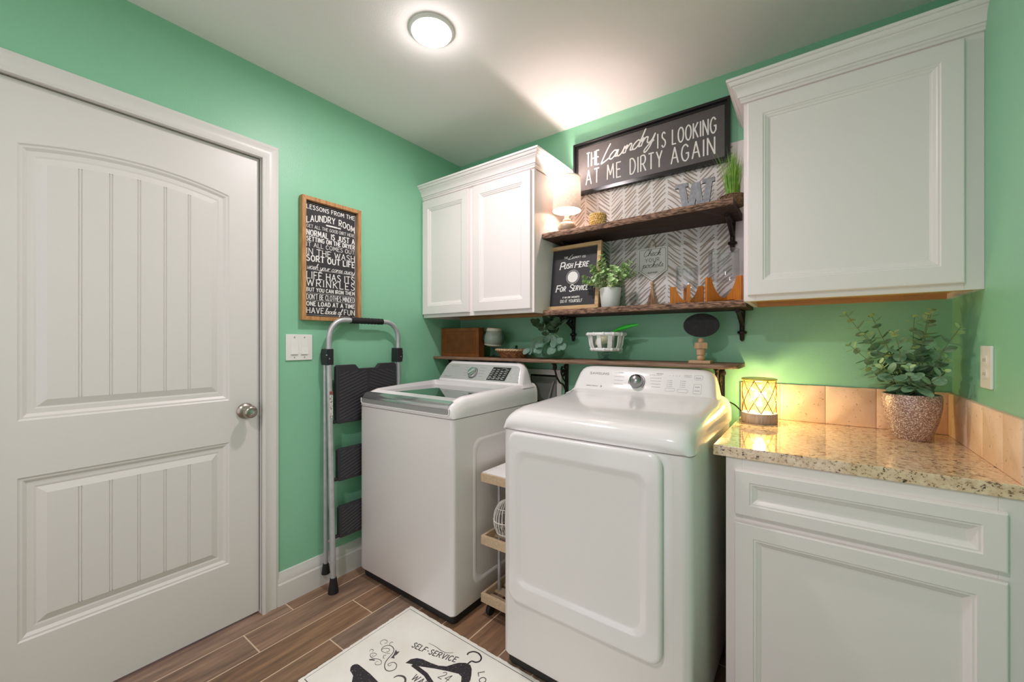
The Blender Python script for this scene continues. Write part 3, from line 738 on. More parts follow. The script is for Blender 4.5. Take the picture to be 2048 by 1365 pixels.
b = MB(); b.prism(rrect(.112, .738, .9035, .925, .008), .8465, .8495, My); b.build('handle_recess', M['gplastic'], wa, smooth=30)
b = MB(); b.ribbon([(.108, .928), (.108, .908), (.118, .8995), (.732, .8995), (.742, .908), (.742, .928)], .0045, .8465, .8515, My); b.build('handle_lip', M['enamel'], wa)
def console(mb, x0, x1, zb, zt, yb, slope, yr, levels):
    rings = []
    for z, i, dy in levels:
        yf = yb+slope*(z-zb)+dy
        rings.append([(x, y, z) for x, y in rrect(x0+i, x1-i, yf, yr-i*.4, min(.03, .03), 6)])
    mb.loft(rings)
b = MB(); console(b, .098, .752, .99, 1.09, -.322, .62, -.192, [(.970, -.004, -.012), (.980, .006, -.004), (.99, .012, 0), (1.03, .022, 0), (1.065, .032, 0), (1.082, .042, 0), (1.092, .054, .002), (1.098, .068, .008), (1.101, .085, .018)])
b.build('control_console', M['enamel'], wa, smooth=50)
tv = Vector((0, .06, .097)).normalized(); nv = Vector((0, -.097, .06)).normalized()
CWo = Vector((0, -.322, .99))
def CW(u, v, d): p = CWo+Vector((u, 0, 0))+tv*v+nv*d; return tuple(p)
b = MB(); P = [(.128, .006), (.722, .006), (.716, .02), (.703, .090), (.692, .103), (.676, .108), (.176, .108), (.160, .103), (.148, .090), (.134, .02)]
b.prism(P, -.002, .0022, CW); b.build('control_panel', M['silver'], wa, bevel=.001)
b = MB(); dx = .385; DV = .05
CWd = lambda x, y, z: CW(dx+x, DV+y, z)
b.lathe([(0, .002), (.034, .002), (.034, .005), (.031, .006)], CWd, 36); b.build('dial_ring', M['dchrome'], wa)
b = MB(); b.lathe([(.030, .004), (.030, .016), (.028, .020), (.020, .022), (0, .022)], CWd, 36); dl = b.build('dial', M['chrome'], wa)
b = MB(); b.prism([(-.006, -.022), (.006, -.022), (.006, .022), (-.006, .022)], .021, .026, lambda u, v, d: CWd(u*math.cos(.9)+v*math.sin(.9), -u*math.sin(.9)+v*math.cos(.9), d)); b.build('dial_grip', M['silver'], dl, bevel=.0015)
b = MB(); b.prism([(.500, .012), (.630, .012), (.648, .094), (.522, .094)], .002, .0032, CW); dsp = b.build('display', M['black'], wa)
def microtext(mb, xf, u0, u1, v, h, n=5, rnd=None):
    rnd = rnd or R
    w = (u1-u0)/n
    for i in range(n):
        mb.box(u0+i*w, u0+i*w+w*.7, v, v+h*(.7+.3*rnd.random()), .0, .0004, xf)
dt = MB(); CWt = lambda u, v, d: CW(u, v, d+.0033)
rr = random.Random(3)
for row in range(6):
    v = .020+row*.0115
    for c in range(4):
        u = .508+c*.031+row*.0032
        if row == 5 and c == 2: continue
        microtext(dt, CWt, u, u+.018, v, .0035, 4, rr)
for c in range(3):
    u = .512+c*.036
    dt.ribbon([(u, .017), (u, .0265), (u+.022, .0265), (u+.022, .017)], .0008, 0, .0004, CWt)
dt.ribbon([(.586, .068), (.612, .068), (.616, .088), (.590, .088)], .0006, 0, .0003, CWt, closed=True)
dt.build('display_marks', M['ink'], dsp)
b = MB(); CWs = lambda u, v, d: CW(u, v, d+.0024)
for row in range(4): microtext(b, CWs, .315-row*.002, .340, .030+row*.018, .0028, 4, rr)
b.build('cycle_print', M['gplastic'], wa, smooth=0); b = MB()
for row in range(4): microtext(b, CWs, .428, .462+row*.004, .030+row*.018, .0028, 5, rr)
b.build('cycle_print', M['gplastic'], wa, smooth=0); b = MB()
microtext(b, CWs, .19, .26, .088, .0035, 9, rr); b.build('name_print', M['gplastic'], wa, smooth=0); b = MB()

text(b, 'VRT', CWs, .165, .187, .016, .006, .16)
microtext(b, CWs, .190, .206, .017, .003, 3, rr); b.lathe([(0, 0), (.004, 0), (.004, .0005), (0, .0006)], lambda x, y, z: CWs(.216+x*.7, .020+y, z), 14)
b.build('feature_lettering', M['gplastic'], wa, smooth=0)
b = MB()
for u0, u1, va, vb in ((.662, .676, .062, .084), (.690, .700, .062, .086), (.650, .684, .016, .046)):
    k = .0
    b.ribbon([(u0, va), (u1, va), (u1+.004, vb), (u0+.004, vb)], .0012, 0, .0007, CWs, closed=True)
b.build('button_outline', M['enamel'], wa)

# dryer
dy = thing('clothes_dryer', (1.371, -.5, 0), 'white front-loading clothes dryer with a large square door beside the granite counter', 'clothes dryer')
X0, X1 = 1.035, 1.707
b = MB(); b.loft(slab_body(X0, X1, -.86, -.19, [(.045, .004), (.052, 0), (.8855, 0), (.887, .003)], r=.03)); b.build('body', M['washer'], dy, smooth=35)
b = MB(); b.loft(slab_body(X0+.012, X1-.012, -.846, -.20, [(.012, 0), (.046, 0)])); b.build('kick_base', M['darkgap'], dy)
for fx, fy in ((1.08, -.81), (1.66, -.81), (1.08, -.23), (1.66, -.23)): MB().lathe([(.022, 0), (.022, .012), (.012, .013)], shift((fx, fy, 0)), 14).build('levelling_foot', M['rubber'], dy)
rim = [(-.862, .8905), (-.867, .905), (-.866, .922), (-.858, .938), (-.84, .951), (-.81, .961), (-.76, .968), (-.60, .975), (-.45, .981), (-.38, .986), (-.34, .996), (-.19, .996), (-.19, .8905)]
b = MB(); top_shell(b, X0-.004, X1+.004, rim, None, [(0, .075), (.001, .055), (.006, .034), (.016, .018), (.030, .008), (.05, .002), (.075, 0)])
b.build('top_cover', M['enamel'], dy, smooth=60)
b = MB(); console(b, 1.043, 1.686, .99, 1.10, -.338, .58, -.192, [(.972, -.012, -.035), (.982, 0, -.012), (.995, .008, 0), (1.03, .014, 0), (1.065, .022, 0), (1.083, .032, 0), (1.092, .045, .003), (1.097, .062, .010), (1.0995, .08, .02)])
b.build('control_console', M['enamel'], dy, smooth=60)
tv2 = Vector((0, .58, 1)).normalized(); nv2 = Vector((0, -1, .58)).normalized(); CDo = Vector((0, -.338, .99))
def CD(u, v, d): p = CDo+Vector((u, 0, 0))+tv2*v+nv2*(d+.0003); return tuple(p)
DU, DVV = 1.357, .056
CDd = lambda x, y, z: CD(DU+x, DVV+y, z)
b = MB(); b.ribbon(arc(0, 0, .036, -45, 200, 30), .0022, 0, .001, CDd); b.build('dial_ring', M['black'], dy)
b = MB(); b.lathe([(.031, 0), (.031, .010), (.029, .014), (.029, .018), (.025, .027), (.017, .033), (.008, .0355), (0, .036)], CDd, 40); b.build('dial', M['dchrome'], dy)
b = MB(); k = 0
text(b, 'SAMSUNG', CD, 1.128, 1.222, .083, .0105, .2, gap=.24)
b.build('logo_lettering', M['gplastic'], dy, smooth=0); b = MB()
text(b, 'WRINKLE PREVENT', CD, 1.122, 1.182, .022, .004, .16)
b.lathe([(0, 0), (.0045, 0), (.0045, .0006), (0, .0007)], lambda x, y, z: CD(1.197+x*.8, .024+y, z), 14)
b.build('feature_lettering', M['gplastic'], dy, smooth=0); b = MB()
rr = random.Random(5)
for row in range(4):
    microtext(b, CD, 1.255-row*.002, 1.298, .040+row*.018, .0022, 6, rr)
microtext(b, CD, 1.268, 1.292, .096, .0035, 6, rr); b.build('cycle_print', M['gplastic'], dy, smooth=0); b = MB()
for row in range(5):
    microtext(b, CD, 1.425-row*.004, 1.462, .036+row*.014, .0022, 6, rr)
microtext(b, CD, 1.438, 1.466, .098, .005, 6, rr); b.build('cycle_print', M['gplastic'], dy, smooth=0); b = MB()
for c in (1.488, 1.540):
    for row in range(4):
        b.lathe([(0, 0), (.0014, 0), (.0014, .0005), (0, .0006)], lambda x, y, z, c=c, row=row: CD(c+x, .044+row*.009+y, z), 8)
        microtext(b, CD, c+.005, c+.020, .043+row*.009, .0022, 4, rr)
for c in range(4): b.lathe([(0, 0), (.0014, 0), (.0014, .0005), (0, .0006)], lambda x, y, z, c=c: CD(1.494+c*.013+x, .094+y, z), 8)
microtext(b, CD, 1.552, 1.580, .090, .0022, 6, rr); microtext(b, CD, 1.552, 1.580, .097, .0022, 6, rr)
for u0, u1, va, vb in ((1.483, 1.520, .022, .036), (1.532, 1.572, .020, .034), (1.592, 1.622, .018, .060), (1.592, 1.622, .080, .10)):
    if u0 == 1.592 and va == .018: b.build('option_print', M['gplastic'], dy, smooth=0); b = MB()
    b.ribbon(rrect(u0, u1, va, vb, .004, 3), .0006, 0, .0004, CD, closed=True)
microtext(b, CD, 1.598, 1.616, .046, .004, 3, rr); microtext(b, CD, 1.597, 1.617, .030, .003, 4, rr); microtext(b, CD, 1.597, 1.617, .086, .004, 3, rr)
b.build('button_print', M['gplastic'], dy, smooth=0)
b = MB()
def rr2(x0, x1, z0, z1, r, d): return [(u, v, d) for u, v in rrect(x0, x1, z0, z1, r, 8)]
dx0, dx1, dz0, dz1 = 1.078, 1.629, .272, .8875
b.loft([rr2(dx0+.004, dx1-.004, dz0+.004, dz1-.004, .034, .858), rr2(dx0, dx1, dz0, dz1, .038, .870), rr2(dx0, dx1, dz0, dz1, .038, .878), rr2(dx0+.004, dx1-.004, dz0+.004, dz1-.004, .035, .883), rr2(dx0+.010, dx1-.010, dz0+.010, dz1-.010, .032, .8848), rr2(dx0+.014, dx1-.014, dz0+.014, dz1-.014, .03, .8851),
        rr2(dx0+.031, dx1-.036, dz0+.058, dz1-.058, .042, .8868), rr2(dx0+.035, dx1-.040, dz0+.062, dz1-.062, .04, .887), rr2(dx0+.040, dx1-.046, dz0+.067, dz1-.068, .04, .8862), rr2(dx0+.052, dx1-.060, dz0+.078, dz1-.082, .036, .879), rr2(dx0+.057, dx1-.065, dz0+.083, dz1-.088, .033, .8782), rr2(dx0+.066, dx1-.074, dz0+.092, dz1-.098, .03, .878)], My)
b.build('door', M['enamel'], dy, smooth=50)
b = MB(); b.loft([rr2(dx0-.012, dx1+.030, dz0-.012, dz1-.004, .04, .8595), rr2(dx0-.008, dx1+.026, dz0-.008, dz1-.006, .04, .8612)], My); b.build('door_seat', M['washer'], dy, smooth=40)

# ============================================================ SLIM CART BETWEEN THE MACHINES
ca = thing('rolling_cart', (.90, -.45, 0), 'slim pale wood rolling cart in the gap between washer and dryer', 'cart')
cx0, cx1, cy0, cy1 = .795, 1.005, -.705, -.20
for z, h in ((.595, 0), (.318, 1), (.062, 1)):
    b = MB()
    b.box(cx0, cx1, cy0, cy0+.014, z, z+.038); b.box(cx0, cx1, cy1-.014, cy1, z, z+.038)
    b.box(cx0, cx0+.012, cy0+.014, cy1-.014, z, z+.038); b.box(cx1-.012, cx1, cy0+.014, cy1-.014, z, z+.038)
    if h:
        for k in range(8): b.box(cx0+.012, cx1-.012, cy0+.022+k*.061, cy0+.060+k*.061, z+.004, z+.012)
    else: b.box(cx0+.012, cx1-.012, cy0+.014, cy1-.014, z+.02, z+.030)
    b.build('tier', M['ltwood'], ca, bevel=.001)
for px in (cx0+.025, cx1-.025):
    for py in (cy0+.10, cy1-.03): MB().tube([(px, py, .05), (px, py, .61)], .0075, 10).build('post', M['alu'], ca)
for px in (cx0+.03, cx1-.03):
    for py in (cy0+.03, cy1-.03):
        w = MB(); w.lathe([(.005, -.009), (.022, -.009), (.024, -.004), (.024, .004), (.022, .009), (.005, .009)], lambda x, y, z, px=px, py=py: (px+z, py+x, .024+y), 18)
        w.box(px-.003, px+.003, py-.004, py+.004, .03, .062); w.build('caster', M['rubber'], ca)
b = MB(); b.box(.80, 1.0, -.700, -.25, .6335, .637)
tag(b.build('marbled_tray', pm('marbled_paper', (236, 234, 232), 0.5, var=(14, (206, 204, 206), 0.5, 0.62)), smooth=0, o=(.9, -.5, .6335)), 'white marbled sheet lying on top of the slim rolling cart', 'tray')
wb = thing('wire_basket', (.884, -.63, .335), 'round white wire basket on the middle tier of the cart', 'basket')
b = MB()
for k in range(12):
    a = PI*k/12
    b.tube([(.884+.060*math.cos(t)*math.cos(a), -.630+.060*math.cos(t)*math.sin(a), .425+.085*math.sin(t)) for t in [2*PI*i/28 for i in range(29)]], .0018, 5)
b.build('ribs', M['wire'], wb)
b = MB()
for t in (-.7, 0, .7): b.tube([(.884+.061*math.cos(t)*math.cos(a), -.630+.061*math.cos(t)*math.sin(a), .425+.086*math.sin(t)) for a in [2*PI*i/28 for i in range(29)]], .0018, 5)
b.build('hoop', M['wire'], wb)

# ============================================================ STEP LADDER
la = thing('step_ladder', (.08, -.78, 0), 'folded three-step aluminium step ladder leaning on the green wall beside the washer', 'ladder')
def lx(z, s):          # s = 0 left rail, 1 right rail
    foot = .112 if s == 0 else .054
    return foot+(.050-foot)*min(z/1.2, 1)
yl = lambda z: -1.003+.011*min(z/1.2, 1); yr_ = -.572
pts = [(lx(.02, 0), yl(.02), .02), (lx(.6, 0), yl(.6), .6), (.050, -.992, 1.17), (.050, -.990, 1.215)]
A1 = [(.050, -.905+.085*math.cos(t), 1.235+.092*math.sin(t)) for t in [PI-PI/2*i/10 for i in range(11)]]
A2 = [(.050, -.657+.085*math.cos(t), 1.235+.092*math.sin(t)) for t in [PI/2-PI/2*i/10 for i in range(11)]]
pts2 = [(.050, yr_, 1.215), (lx(.6, 1), yr_, .6), (lx(.02, 1), yr_, .02)]
MB().tube(pts+A1+A2+pts2, .0130, 14).build('front_frame', M['alu'], la)
b = MB(); P = [(.050, -.872+.192*i/24, 1.327) for i in range(25)]
b.tube(P, [.0165+.0012*math.cos(i*2.4) for i in range(25)], 14); b.build('grip', M['rubber'], la)
for s, y in ((0, -.992), (1, yr_)):
    b = MB(); b.tube([(.024, y-.004*(1-2*s), 1.14), (.034, y-.006*(1-2*s), .10)], .0105, 12); b.build('rear_leg', M['alu'], la)
    b = MB(); b.tube([(.034, y-.006*(1-2*s), .115), (.034, y-.006*(1-2*s), .065)], [.013, .020], 12); b.build('rear_foot', M['rubber'], la)
    zf = MB(); xx = lx(.02, s); yy = yl(0) if s == 0 else y
    zf.tube([(xx, yy, .072), (xx, yy, .060), (xx, yy, .012), (xx, yy, .0)], [.0155, .0165, .0235, .0245], 16); zf.build('foot', M['rubber'], la)
    b = MB(); q = 1-2*s
    b.prism([(y-.018*q, 1.100), (y+.017*q, 1.100), (y+.017*q, 1.180), (y-.018*q, 1.180), (y-.045*q*.5, 1.155), (y-.045*q*.5, 1.13)], .012, .067, Mx)
    h = b.build('hinge_bracket', M['black'], la, bevel=.003)
    b = MB()
    for v, u in ((1.150, -.020), (1.132, -.006)): b.lathe([(0, 0), (.004, 0), (.0035, .002), (0, .003)], lambda a, c, d, u=u, v=v: (.067+d, y+u*q+a, v+c), 10)
    b.build('rivet', M['chrome'], h)
MB().box(lx(.8, 0)+.0118, lx(.8, 0)+.0128, -1.006, -.989, .842, .955).build('warning_label', pm('worn_white_label', (214, 212, 206), 0.6, var=(130, (120, 118, 118), 0.55, 0.62)), la, smooth=0)
MB().box(lx(.8, 0)+.0118, lx(.8, 0)+.0128, -1.006, -.989, .957, .972).build('red_label', pm('faded_red_label', (150, 84, 76), 0.6), la, smooth=0)
def step(z0, z1, ya, yb, notch=0, nm='step'):
    xa = lx((z0+z1)/2, .5 if 0 else 0)*.55+lx((z0+z1)/2, 1)*.45
    b = MB()
    if notch:
        c = (ya+yb)/2
        P = [(ya+.012, z0), (yb-.012, z0), (yb, z0+.012), (yb, z1-.01), (yb-.01, z1), (c+.075, z1), (c+.055, z1-.022), (c-.055, z1-.022), (c-.075, z1), (ya+.01, z1), (ya, z1-.01), (ya, z0+.012)]
    else: P = rrect(ya, yb, z0, z1, .012, 4)
    b.prism(P, xa-.014, xa+.012, Mx)
    st = b.build(nm, M['steppl'], la, bevel=.003)
    b = MB(); c = (ya+yb)/2; n = int((z1-z0+.12)/.017)
    for sgn in (-1, 1):
        for k in range(n):
            v = z0-.06+k*.017
            e0 = (c+sgn*.008, v+(.052 if sgn < 0 else .052)); e1 = (c+sgn*((yb-ya)/2-.014), v-.004)
            lo, hi = z0+.014, z1-(.034 if notch else .012)
            def clip(p, q):
                p = list(p); q = list(q)
                for (lim, sg) in ((lo, 1), (hi, -1)):
                    if (p[1]-lim)*sg < 0 and (q[1]-lim)*sg < 0: return None
                    for a_, b_ in ((p, q), (q, p)):
                        if (a_[1]-lim)*sg < 0:
                            t = (lim-a_[1])/(b_[1]-a_[1]); a_[0] += (b_[0]-a_[0])*t; a_[1] = lim
                return p, q
            r_ = clip(e0, e1)
            if r_: b.ribbon([tuple(r_[0]), tuple(r_[1])], .0022, xa+.0115, xa+.0138, Mx)
    b.build('tread_ridges', M['ridge'], st)
    MB().tube([(xa, ya-.016, z0+.012), (xa, yb+.016, z0+.012)], .009, 10).build('pivot_bar', M['black'], st)
step(.803, 1.098, -.962, -.600, 1, 'platform')
step(.517, .678, -.960, -.604)
step(.236, .392, -.958, -.604)
b = MB(); b.tube([(.03, -.99, .215), (.03, -.58, .215)], .008, 10); b.build('rear_brace', M['alu'], la)

# ============================================================ FRAMED "LESSONS" SIGN ON THE LEFT WALL
ls = thing('framed_sign', (0, -.955, 1.32), 'tall black wash-day rules sign in a light wooden frame on the left wall', 'sign')
Uy0, Uy1, Vz0, Vz1 = -1.112, -.798, 1.320, 1.918
b = MB(); frame(b, Mx, Uy0, Uy1, Vz0, Vz1, .019, .002, .032); b.build('frame', M['oak'], ls, bevel=.0012)
MB().box(Uy0+.016, Uy1-.016, Vz0+.016, Vz1-.016, .003, .012, Mx).build('panel', M['board'], ls, smooth=0)
b = MB(); LD = (.0122, .0130); a0, a1 = Uy0+.030, Uy1-.030
VH = Vz1-Vz0
V = lambda fr: Vz1-VH*fr
def ln(s, fr, h, u0=a0, u1=a1, wt=.13, serif=.10, **k):
    h *= VH/901; text(b, s, Mx, u0, u1, V(fr)-h/2, h, wt, serif, d=LD, **k)
ln('LESSONS FROM THE', .075, 30, wt=.15, serif=.14)
sag = lambda u, v: (u, v-.022*abs(((u-(Uy0+Uy1)/2)/.126))**2.0)
ln('LAUNDRY  ROOM', .145, 46, wt=.14, bend=sag, space=.3)
b.ribbon([(-.985, V(.196)), (-.925, V(.196))], .007, *LD, Mx); b.ribbon([(-.925, V(.196)), (-.905, V(.191))], .003, *LD, Mx); b.ribbon([(-.925, V(.197)), (-.905, V(.202))], .003, *LD, Mx)
ln('GET ALL THE GOOD DIRT HERE', .232, 23, wt=.10)
ln('NORMAL IS JUST A', .285, 40, wt=.17, serif=.15, space=.55)
ln('SETTING ON THE DRYER', .335, 31, wt=.19, serif=.14)
ln('IT ALL COMES OUT', .381, 31, wt=.11)
ln('IN THE WASH', .438, 44, wt=.11, serif=.13)
ln('SORT OUT LIFE', .492, 42, wt=.19, serif=.15)
ln('wash your cares away', .556, 40, wt=.07, serif=0, gap=-.02, shear=.3, space=.3)
b.ribbon([(a0, V(.583)), (a1, V(.583))], .0012, *LD, Mx)
ln('LIFE HAS ITS', .630, 50, wt=.12, serif=.13)
ln('WRINKLES', .690, 50, wt=.12, serif=.13, gap=.3)
ln('BUT YOU CAN IRON THEM', .748, 27, wt=.18, serif=.1)
b.ribbon([(a0, V(.776)), (a1, V(.776))], .0010, *LD, Mx)
ln("DON'T BE CLOTHES MINDED", .806, 38, wt=.10, serif=0)
b.ribbon([(a0, V(.835)), (a1, V(.835))], .0010, *LD, Mx)
ln('ONE LOAD AT A TIME', .863, 30, wt=.2, serif=.14)
ln('HAVE', .918, 40, u1=-.998, wt=.13, serif=.13); ln('loads of', .918, 42, u0=-.992, u1=-.900, wt=.09, serif=0, shear=.3, gap=-.02, space=.28); ln('FUN', .918, 40, u0=-.886, wt=.13, serif=.13)
b.ribbon([(Uy0+.026, Vz0+.026), (Uy1-.026, Vz0+.026), (Uy1-.026, Vz1-.026), (Uy0+.026, Vz1-.026)], .0012, *LD, Mx, closed=True)
b.build('lettering', M['ink'], ls, smooth=0)

# ============================================================ BIG BLACK LAUNDRY SIGN
bs = thing('framed_sign', (1.29, 0, 2.035), 'wide black hand-lettered sign high on the back wall between the cabinets', 'sign')
b = MB(); frame(b, My, .897, 1.683, 2.034, 2.322, .012, .002, .030); frame(b, My, .909, 1.671, 2.046, 2.310, .012, .004, .018)
b.build('frame', M['bframe'], bs, bevel=.001)
MB().box(.915, 1.665, 2.052, 2.304, .004, .012, My).build('panel', M['bigboard'], bs, smooth=0)
b = MB(); LD = (.0122, .0132)
def t2(s, u0, u1, v0, h, **k): text(b, s, My, u0, u1, v0, h, d=LD, **k)
t2('THE', .972, 1.046, 2.185, .076, wt=.088, gap=.28)
t2('', 0, 1, 0, .1, toks=['~L', 'a', 'u', 'n', 'd', 'r', 'y']) if 0 else text(b, '', My, 1.058, 1.340, 2.186, .080, .085, toks=['~L', 'a', 'u', 'n', 'd', 'r', 'y'], gap=-.04, shear=.35, d=LD, tilt=.13)
t2('IS', 1.359, 1.397, 2.180, .072, wt=.088, gap=.55)
t2('LOOKING', 1.430, 1.623, 2.180, .072, wt=.088, gap=.26)
t2('AT', .968, 1.046, 2.086, .078, wt=.084, gap=.35)
t2('ME', 1.093, 1.169, 2.087, .078, wt=.084, gap=.32)
t2('DIRTY', 1.219, 1.380, 2.085, .080, wt=.084, gap=.28)
t2('AGAIN', 1.424, 1.617, 2.084, .078, wt=.084, gap=.30)
b.build('lettering', M['ink'], bs, smooth=0)

# ============================================================ WALLPAPER PANEL
wp = MB().box(.8365, 1.7705, 1.386, 2.118, .0002, .0010, My).build('wallpaper_panel', M['wallpaper'], smooth=0, o=(1.3, 0, 1.386))
tag(wp, 'white wallpaper with taupe brushed herringbone strokes behind the two floating shelves', 'wallpaper')
rr = random.Random(11)
b = MB(); cw = .0733; xc = 1.033-cw*3
dirs = {-3: 1, -2: 1, -1: -1, 0: -1, 1: 1, 2: 1, 3: 1, 4: 1, 5: -1, 6: -1, 7: 1, 8: 1, 9: -1, 10: -1}
for c in range(0, 12):
    ua, ub = xc+c*cw, xc+(c+1)*cw; ci = c-3; dr_ = dirs.get(ci, 1)
    z = 1.30; thick = (c % 2 == 0)
    while z < 2.2:
        w = rr.uniform(.0062, .0090) if not thick else rr.uniform(.0040, .0066)
        if rr.random() < .25: w = .0115-w*.5
        a, e = ua+.004+rr.uniform(0, .004), ub-.004-rr.uniform(0, .004)
        rise = .055+rr.uniform(-.008, .008)
        z0_, z1_ = (z, z+rise) if dr_ > 0 else (z+rise, z)
        bow = rr.uniform(-.006, .006)
        P = []
        for i in range(8):
            t = i/7; P.append((a+(e-a)*t, z0_+(z1_-z0_)*t+bow*math.sin(PI*t)))
        P = [p for p in P if .838 < p[0] < 1.769 and 1.388 < p[1] < 2.116]
        if len(P) > 2:
            b.cm = 1 if rr.random() < .35 else 0
            b.ribbon(P, w, .0012, .0015, My, taper=lambda t: .75+.35*math.sin(PI*min(1, t*1.1)))
        z += .0205+rr.uniform(-.002, .003)
b.build('brush_strokes', [M['stroke'], M['strokeb']], wp, smooth=0)

# ============================================================ SHELVES
def live_shelf(name, loc, x0, x1, z0, z1, yfront, label, cat='shelf', bark='bark', wood='walnut', seed=1, round_end=False, amp=.006):
    t = thing(name, loc, label, cat)
    N = 90; fr = []
    for i in range(N+1):
        u = i/N; x = x0+(x1-x0)*u
        y = yfront(u)+noise.noise(Vector((x*9, seed, 0)))*amp+noise.noise(Vector((x*45, seed, 5)))*amp*.35
        if round_end: y += .055*max(0, (u-.965)/.035)**2
        if round_end: y = min(y, -.01)
        fr.append((x, y))
    b = MB()
    rings = []
    for z, s_ in ((z0, .004), (z0+.003, .001), ((z0+z1)/2, -.001), (z1-.003, .001), (z1, .005)):
        rg = [(x, y+s_+noise.noise(Vector((x*60, z*300, seed)))*.0015*(amp/.006), z) for x, y in fr]+[(x1, -.002, z), (x0, -.002, z)]
        rings.append(rg)
    n = N+3; b.loft(rings)
    # front strip faces use the bark material
    b.m = [1 if (len(f_) == 4 and max(f_) < n*5 and all((i % n) <= N for i in f_)) else 0 for f_ in b.f]
    b.build('board', [M[wood], M[bark]], t, smooth=45)
    return t
def strut_bracket(parent, x, ztop, drop, reach):
    b = MB()
    b.tube([(x, -.012, ztop), (x, -.012, ztop-drop*.55), (x, -.012, ztop-drop)], [.0135, .0105, .009], 12)
    b.lathe([(.009, .016), (.018, .012), (.019, .004), (.010, -.002), (.009, -.022), (.005, -.030), (0, -.031)], shift((x, -.014, ztop-drop)), 16)
    b.tube([(x, -.01, ztop-.006), (x, -reach, ztop-.006)], .008, 8)
    b.tube(cr([(x, -.014, ztop-drop*.62), (x, -reach*.35, ztop-drop*.42), (x, -reach*.72, ztop-drop*.16), (x, -reach*.98, ztop-.008)], 6), .0095, 10)
    b.tube(cr([(x, -reach*.3, ztop-.01), (x, -reach*.45, ztop-drop*.28), (x, -reach*.2, ztop-drop*.3), (x, -.02, ztop-drop*.2)], 6), .005, 8)
    return b.build('bracket', M['iron'], parent)
us = live_shelf('floating_shelf', (1.29, 0, 1.756), .8365, 1.728, 1.757, 1.786, lambda u: -.262+.01*math.sin(u*5), 'upper live-edge dark wood shelf on iron brackets, holding the lamp and the letter', seed=2)
strut_bracket(us, 1.690, 1.757, .105, .17); strut_bracket(us, .900, 1.757, .105, .17)
lo = live_shelf('floating_shelf', (1.30, 0, 1.352), .8365, 1.770, 1.354, 1.3815, lambda u: -.255+.008*math.sin(u*7+1), 'lower live-edge dark wood shelf on iron brackets, holding candle holders and a potted bush', seed=5)
strut_bracket(lo, 1.728, 1.354, .105, .16); strut_bracket(lo, .890, 1.354, .105, .16)
lg = live_shelf('long_shelf', (.87, 0, 1.102), .003, 1.738, 1.104, 1.1215, lambda u: -.255, 'long straight brown wood shelf on scrolled iron brackets behind the washer and dryer', bark='plank', wood='plank', seed=9, round_end=True, amp=.0006)
def spiral(cx, cz, r0, r1, a0, a1, n=26): return [(cx+(r0+(r1-r0)*i/n)*math.cos(a0+(a1-a0)*i/n), cz+(r0+(r1-r0)*i/n)*math.sin(a0+(a1-a0)*i/n)) for i in range(n+1)]
def scroll_bracket(parent, x):
    b = MB(); zt = 1.102
    b.box(x-.010, x+.010, -.010, -.001, zt-.235, zt); b.box(x-.009, x+.009, -.165, -.002, zt-.007, zt)
    def tb(pts, r=.0052): b.tube([(x, -p[0]*.82, p[1]) for p in pts], r, 8)
    tb(cr([(.19, zt-.008), (.165, zt-.045), (.14, zt-.085), (.10, zt-.115), (.055, zt-.13), (.02, zt-.165), (.010, zt-.20)], 6))
    tb(spiral(.165, zt-.028, .022, .005, -.6, 6.5)); tb(spiral(.055, zt-.058, .032, .006, 1.2, -6.5)); tb(cr([(.085, zt-.045), (.06, zt-.09), (.02, zt-.12)], 5), .004)
    b.lathe([(0, 0), (.016, .001), (.014, .010), (0, .014)], lambda u, v, d: (x+u, -.008-d, zt-.03+v), 14)
    b.lathe([(0, 0), (.013, .001), (.012, .008), (0, .011)], lambda u, v, d: (x+u, -.008-d, zt-.19+v), 14)
    return b.build('bracket', M['iron'], parent)
for x in (.045, .842, 1.648): scroll_bracket(lg, x)

# ============================================================ THINGS ON THE UPPER SHELF
ZU, ZL, ZG, ZC = 1.786, 1.3815, 1.1215, .885
tl = thing('table_lamp', (.925, -.155, ZU), 'small lit table lamp with linen drum shade at the left end of the upper shelf', 'lamp')
TL = shift((.925, -.155, ZU))
MB().lathe([(0, 0), (.022, 0), (.034, .006), (.047, .024), (.050, .038), (.046, .052), (.034, .064), (.020, .070), (.013, .074), (0, .074)], TL, 40).build('base', M['lampbase'], tl)
MB().lathe([(.020, .070), (.023, .075), (.018, .082), (.012, .084), (0, .084)], TL, 24).build('collar', M['beech'], tl)
b = MB(); b.lathe([(.011, .084), (.013, .088), (.013, .150), (.014, .155), (.014, .165), (0, .165)], TL, 20); b.build('socket', M['plate'], tl)
b = MB(); b.lathe([(.012, .160), (.014, .170), (.020, .185), (.022, .200), (.018, .212), (0, .220)], TL, 24); bl = b.build('bulb', M['bulb'], tl); bl.visible_shadow = True
b = MB(); b.loft([[(r*math.cos(2*PI*i/64), r*math.sin(2*PI*i/64), z) for i in range(64)] for r, z in ((.0755, .128), (.0725, .300))], TL, cap=False)
sh = b.build('lamp_shade', M['shade'], tl); 
for r, z in ((.0755, .128), (.0725, .300)): MB().loft([[((r+dr)*math.cos(2*PI*i/64), (r+dr)*math.sin(2*PI*i/64), z+dz) for i in range(64)] for dr, dz in ((.0006, -.001), (.0010, .001), (.0006, .003), (-.0008, .003), (-.0008, -.001), (.0006, -.001))], TL, cap=False).build('shade_trim', M['cloth'], sh)
b = MB()
for k in range(3):
    a = 2*PI*k/3+.4; b.tube([TL(.010*math.cos(a), .010*math.sin(a), .126), TL(.045*math.cos(a), .045*math.sin(a), .200), TL(.0735*math.cos(a), .0735*math.sin(a), .215)], .0012, 5)
b.build('shade_fitter', M['chrome'], tl)

